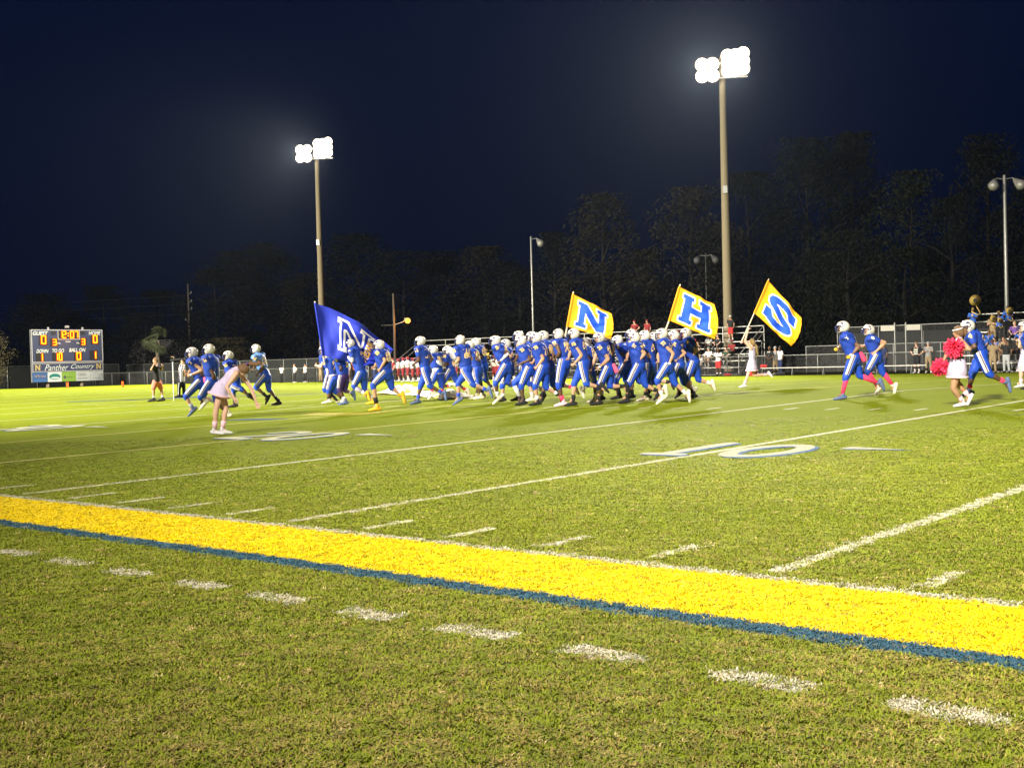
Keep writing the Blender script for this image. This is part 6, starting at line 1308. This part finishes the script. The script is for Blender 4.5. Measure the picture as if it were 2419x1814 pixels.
# ------------------------------------------------------------------ flags
YEL = mat('flag_yellow', (.80, .40, .007), .7, var=.06); FBLUE = mat('flag_blue', (.012, .085, .70), .7, var=.08); FWHITE = mat('flag_white', (.80, .76, .74), .7, var=.04); FNAVY = mat('flag_navy', (.009, .024, .33), .7, var=.2); FGOLD = mat('flag_gold', (.62, .36, .04), .7); SEAM = mat('flag_hem', (.70, .30, .006), .7)
POLEW = mat('flagpole_pale', (.60, .50, .38), .5)
def flag(TL, BL, TR, BR, bot, label, dist, base, fg, bulge=.10, nu=96, nv=70, amp=.06, topbow=0., extra=None):
    TL, BL, TR, BR, bot = map(Vector, (TL, BL, TR, BR, bot)); gz = zc(bot.y)
    t = empty('flag', (bot.x, bot.y, bot.z), 0, label, 'flag', 'school flags carried on poles')
    nrm = V(-math.sin(YAW), math.cos(YAW), 0); out = (lerp(TR, BR, .5)-lerp(TL, BL, .5)).normalized(); upv = (TL-BL).normalized()
    U, Vv = np.meshgrid(np.linspace(0, 1, nu+1), np.linspace(0, 1, nv+1)); vs = []
    for u, v in zip(U.ravel(), Vv.ravel()):
        p = lerp(lerp(TL, BL, v), lerp(TR, BR, v), u)+out*bulge*(4*v*(1-v))*u*u+upv*topbow*math.sin(math.pi*u)*(1-v)
        a = amp*u**.7*(math.sin(9*u+2.5*v)+.5*math.sin(17*u-5*v+1)+.35*math.sin(26*u*v+3*v)); p = p+nrm*a+upv*.25*a*math.sin(7*u+4*v)
        vs.append(p-bot)
    cu, cv = np.meshgrid((np.arange(nu)+.5)/nu, (np.arange(nv)+.5)/nv)
    mi = np.zeros(nu*nv, int); lx = (cu.ravel()-.17)/.69; lz = 1-(cv.ravel()-.11)/.78
    d = dist(lx, lz)*.62; mi[d < .028] = 1; mi[d < 0] = 2; mi[(cu.ravel() < .045) | (cv.ravel() > .985) | (cv.ravel() < .015)] = 3
    if extra is not None: mi = extra(cu.ravel(), cv.ravel(), d, mi)
    fs = [(j*(nu+1)+i, (j+1)*(nu+1)+i, (j+1)*(nu+1)+i+1, j*(nu+1)+i+1) for j in range(nv) for i in range(nu)]
    g = G(); g.add(vs, fs); g.m = [int(q) for q in mi]
    o = obj('cloth', g, fg, t, True); sd = o.modifiers.new('thickness', 'SOLIDIFY'); sd.thickness = .004
    g = G(); d = (TL-bot).normalized(); g.tube([V(0, 0, 0), (BL-bot)-upv*.0, (TL-bot)+d*.05], [.022, .021, .019], 9); obj('pole', g, POLEW, t, True)
    g = G(); g.tube([BL-bot, TL-bot], .030, 9); obj('pole_sleeve', g, fg[3], t, True)
    return t
ybw = [YEL, FWHITE, FBLUE, SEAM]
flag((-20.515, 29.734, 3.76), (-20.877, 29.397, 2.693), (-19.673, 30.42, 2.472), (-19.961, 30.15, 1.539), (-21.224, 29.075, 1.708), 'yellow flag with blue letter S tilted on its pole, rightmost flag', dist_S, None, ybw, .12)
flag((-17.137, 18.92, 3.034), (-17.337, 18.727, 2.208), (-16.485, 19.465, 2.579), (-16.492, 19.437, 1.707), (-17.475, 18.597, 1.743), 'yellow flag with blue letter H above the right end of the pack', lambda x, y: dist_poly(x, y, H_BLOCK), None, ybw, .10, amp=.045)
flag((-19.264, 17.363, 2.938), (-19.383, 17.24, 2.13), (-18.538, 17.97, 2.423), (-18.564, 17.931, 1.783), (-19.45, 17.172, 1.68), 'yellow flag with blue letter N above the middle of the pack', lambda x, y: dist_poly(x, y, N_BLOCK), None, ybw, .06, amp=.045)
def blue_extra(u, v, d, mi):
    lx = (u-.30)/.48; lz = 1-(v-.10)/.70; dn = dist_poly(lx, lz, N_BLOCK)*.5; m = np.zeros(len(u), int); m[(dn < .0) & (dn > -.032)] = 1
    vs, fs, w = TXT[('NEWB', .04, 0)]
    tx = (.88-v)/.60*w-w/2; ty = (u-.765)/.10
    for f in fs:
        poly = [vs[i] for i in f]
        bx0, bx1 = min(p[0] for p in poly), max(p[0] for p in poly); s = (tx >= bx0) & (tx <= bx1) & (np.abs(ty) < .6)
        if s.any():
            q = np.nonzero(s)[0]; q = q[dist_poly(tx[q], ty[q], poly) < 0]; m[q] = 2
    return m
flag((-27.72, 16.195, 3.126), (-27.563, 16.296, 1.62), (-26.013, 17.617, 1.725), (-26.452, 17.23, 1.2), (-27.53, 16.33, 1.35), 'large blue flag with white outlined letter and gold lettering, carried at the left', lambda x, y: np.ones(np.shape(x)), None, [FNAVY, FWHITE, FGOLD, FNAVY], .0, 110, 80, .20, .20, blue_extra)

# ------------------------------------------------------------------ torn banner on the turf, props
BANW = mat('banner_paper', (.74, .70, .60), .8, var=.08, bump=.5, bscale=8); BANY = mat('banner_yellow', (.70, .46, .06), .8)
p0, p1 = V(-38.0, 29.2, 0), V(-25.9, 19.3, 0); dv = (p1-p0).normalized(); sv = V(-dv.y, dv.x, 0); vs = []; NU, NV = 90, 12
for i in range(NU+1):
    u = i/NU; c = lerp(p0, p1, u)+sv*(.5*math.sin(u*9)+.25*math.sin(u*23)); w = (.5+.25*math.sin(u*14+1))*min(1, u*9, (1-u)*9)
    for j in range(NV+1):
        v = j/NV-.5; q = c+sv*v*2*w; h = abs(math.sin(u*31+v*6)*math.sin(v*9+u*17))*.22*(1-abs(v)*1.6)+.10*random.random()*(1-2*abs(v)); vs.append(V(q.x, q.y, zc(q.y)+.015+max(0, h)))
g = G(); g.add(vs, [(i*(NV+1)+j, (i+1)*(NV+1)+j, (i+1)*(NV+1)+j+1, i*(NV+1)+j+1) for i in range(NU) for j in range(NV)])
g.m = [1 if math.sin(i*.42)*math.sin(i*.17+j*.9) > .45 else 0 for i in range(NU) for j in range(NV)]
tag(obj('paper_banner', g, [BANW, BANY], None, False), 'torn white and yellow paper banner lying crumpled on the turf behind the runners', 'banner')
def cooler(x, y, z, c, s, label, grp='drink coolers on the far sideline'):
    t = empty('cooler', (x, y, z), YAW, label, 'cooler', grp)
    g = G(); g.tube([(0, 0, .03*s), (0, 0, .20*s), (0, 0, .42*s)], [.19*s, .215*s, .20*s], 14, cap=False); obj('tank', g, c, t, True)
    g = G(); g.tube([(0, 0, .42*s), (0, 0, .47*s)], [.215*s, .19*s], 14, cap=False); obj('lid', g, CL['white'] if c != CL['orange'] else CL['orange'], t, True)
    g = G(); g.tube([(0, -.2*s, .08*s), (0, -.27*s, .08*s)], .022*s, 7); obj('spout', g, CL['white'], t); return t
ORG = mat('cooler_orange', (.80, .12, .02), .5); COOLB = mat('cooler_blue', (.03, .18, .50), .4); COOLB2 = mat('cooler_blue_light', (.06, .30, .62), .4)
cooler(-71.6, 56.2, 0, ORG, 1.5, 'orange water bucket on the far sideline at the left, beside the white tee people')
def chest(x, y, z, c, d, label):
    t = empty('cooler', (x, y, z), 0.1, label, 'cooler', 'drink coolers on the far sideline'); g = G(); g.box((0, 0, d[2]*.42), (d[0], d[1], d[2]*.84)); obj('tank', g, c, t)
    g = G(); g.box((0, 0, d[2]*.92), (d[0]*1.04, d[1]*1.04, d[2]*.14)); obj('lid', g, CL['white'] if c != ORG else ORG, t)
    g = G(); g.tube([(-d[0]*.4, -d[1]*.52, d[2]*.6), (0, -d[1]*.62, d[2]*.68), (d[0]*.4, -d[1]*.52, d[2]*.6)], .015, 6); obj('handle', g, GALV, t); return t
chest(-43.05, 60.2, -.01, ORG, (.85, .5, .45), 'orange box cooler on the ground before the right bleachers')
chest(-43.75, 60.9, -.01, CL['red'], (.4, .35, .6), 'red drink cooler standing left of the orange box cooler')
chest(-44.15, 61.3, .53, COOLB, (.8, .42, .75), 'larger blue cooler on the lowest bleacher row')
chest(-43.45, 61.3, .53, COOLB2, (.7, .40, .50), 'lighter blue cooler on the lowest bleacher row beside the larger one')
chest(-37.2, 58.6, -.01, CL['red'], (.35, .3, .55), 'red cooler under the left end of the team bench')
def bag(x, y, z, c, s, label):
    t = empty('duffel_bag', (x, y, z), .3, label, 'bag', 'bags at the team bench'); g = G(); g.tube([(-.42*s, 0, .22*s), (0, 0, .25*s), (.42*s, 0, .22*s)], [(.2*s, .21*s), (.22*s, .24*s), (.2*s, .21*s)], 10, V(0, 1, 0)); obj('sack', g, c, t, True)
    g = G(); g.tube([(-.2*s, -.1, .42*s), (0, -.12, .6*s), (.2*s, -.1, .42*s)], .018, 6); obj('strap', g, CL['black'], t); return t
bag(-35.3, 58.5, -.01, CL['black'], 0.5, 'black duffel bag under the team bench right of the two men')
bag(-36.7, 59.0, .48, CL['red'], .4, 'red bag lying on the left end of the team bench')
bag(-39.0, 58.6, -.01, CL['maroon'], .4, 'maroon equipment bag on the grass behind the S flag runner')
bag(-70.6, 57.6, -.01, CL['black'], .7, 'black bag with white trim behind the orange bucket')
bag(-73.4, 57.0, -.01, CL['hotpink'], .7, 'pink bag at the fence right of the last runner of the left group')
for (x, y, lab) in ((-91.44, 48.9, 'orange goal line pylon, right one of the two beside the scoreboard'), (-100.4, 48.9, 'orange end line pylon before the scoreboard post')):
    t = empty('pylon', (x, y, 0), 0, lab, 'pylon', 'orange end zone pylons'); g = G(); g.box((0, 0, .25), (.13, .13, .46)); obj('foam_body', g, ORG, t); g = G(); g.box((0, 0, .02), (.15, .15, .04)); obj('base', g, CL['black'], t)
BRASS = mat('brass', (.66, .46, .12), .4, .3, spec=.8)
def horn(x, y, z, s, label, name='trumpet', ground=0.):
    t = empty(name, (x, y, z), -1.24, label, name.replace('_', ' '), 'brass instruments of the band'); g = G()
    pr = [(-.30, .03), (-.15, .05), (-.05, .09), (.02, .17), (.05, .30)]
    g.tube([(a*s, 0, 0) for a, _ in pr], [b*s for _, b in pr], 18, cap=False); o = obj('bell', g, BRASS, t, True)
    g = G(); g.ell((.052*s, 0, 0), (.004, .11*s, .11*s), None, 14, 7); obj('throat_shade', g, CL['black'], t, True)  # black disc stands in for the dark hollow of the bell
    g = G(); g.tube([(-.30*s, 0, 0), (-.5*s, 0, -.1*s), (-.45*s, .1*s, -.4*s), (-.2*s, .25*s, -.7*s), (.1*s, .1*s, -.8*s), (.1*s, -.2*s, -.6*s), (-.1*s, -.1*s, -.45*s)], .03*s, 8); obj('tubing', g, BRASS, t, True)
    return t
horn(-24.31, 60.15, 3.92, 1.0, 'big brass sousaphone bell raised above the band at the left end of the bleachers', 'sousaphone')
horn(-23.08, 59.35, 2.86, .62, 'brass horn raised by the tan topped band member'); horn(-22.73, 59.35, 2.75, .5, 'brass horn in the middle of the three, left of the lamp post'); horn(-22.46, 60.05, 3.25, .68, 'brass horn raised just right of the lamp post, highest of the three')
t = empty('banner_sign', (-63.0, 57.6, 0), -.2, 'purple and white round emblem banner held up on the far sideline left of number 2', 'banner')
t.location = (-68.6, 57.5, 0); g = G(); g.box((0, 0, .62), (1.7, .03, 1.2)); obj('cloth', g, CL['white'], t)
g = G(); g.add([(.48*math.cos(a)+.1, -.02, .66+.5*math.sin(a)) for a in np.linspace(0, 6.283, 25)[:-1]], [tuple(range(24))]); obj('emblem', g, CL['purple'], t)
vs, fs = [(.30*math.cos(a)*r+.1, -.026, .66+.30*math.sin(a)*r) for r in (1, .72) for a in np.linspace(.6, 5.2, 14)], [(i, i+1, 15+i, 14+i) for i in range(13)]
g = G(); g.add(vs, fs); obj('emblem_letter', g, CL['white'], t)

# ------------------------------------------------------------------ mesh the bodies, scatter the grass, haze added for the lamp halos
finish_bodies()
GRASS_MOD.node_group = ng
g = G(); g.box((-40, 30, 11.0), (330, 260, 26.0))
hz = g.mesh('haze'); hm = bpy.data.materials.new('haze'); hm.use_nodes = True; nt = hm.node_tree; nt.nodes.clear(); ou = nt.nodes.new('ShaderNodeOutputMaterial'); pvn = nt.nodes.new('ShaderNodeVolumePrincipled')
pvn.inputs['Density'].default_value = HAZE; pvn.inputs['Color'].default_value = (.66, .80, 1, 1); pvn.inputs['Anisotropy'].default_value = .6
nt.links.new(pvn.outputs[0], ou.inputs['Volume']); hz.materials.append(hm)
if HAZE > 0:
    ho = bpy.data.objects.new('haze', hz); COL.objects.link(ho); ho['kind'] = 'stuff'; ho['label'] = 'thin haze added to give the floodlights their halos'
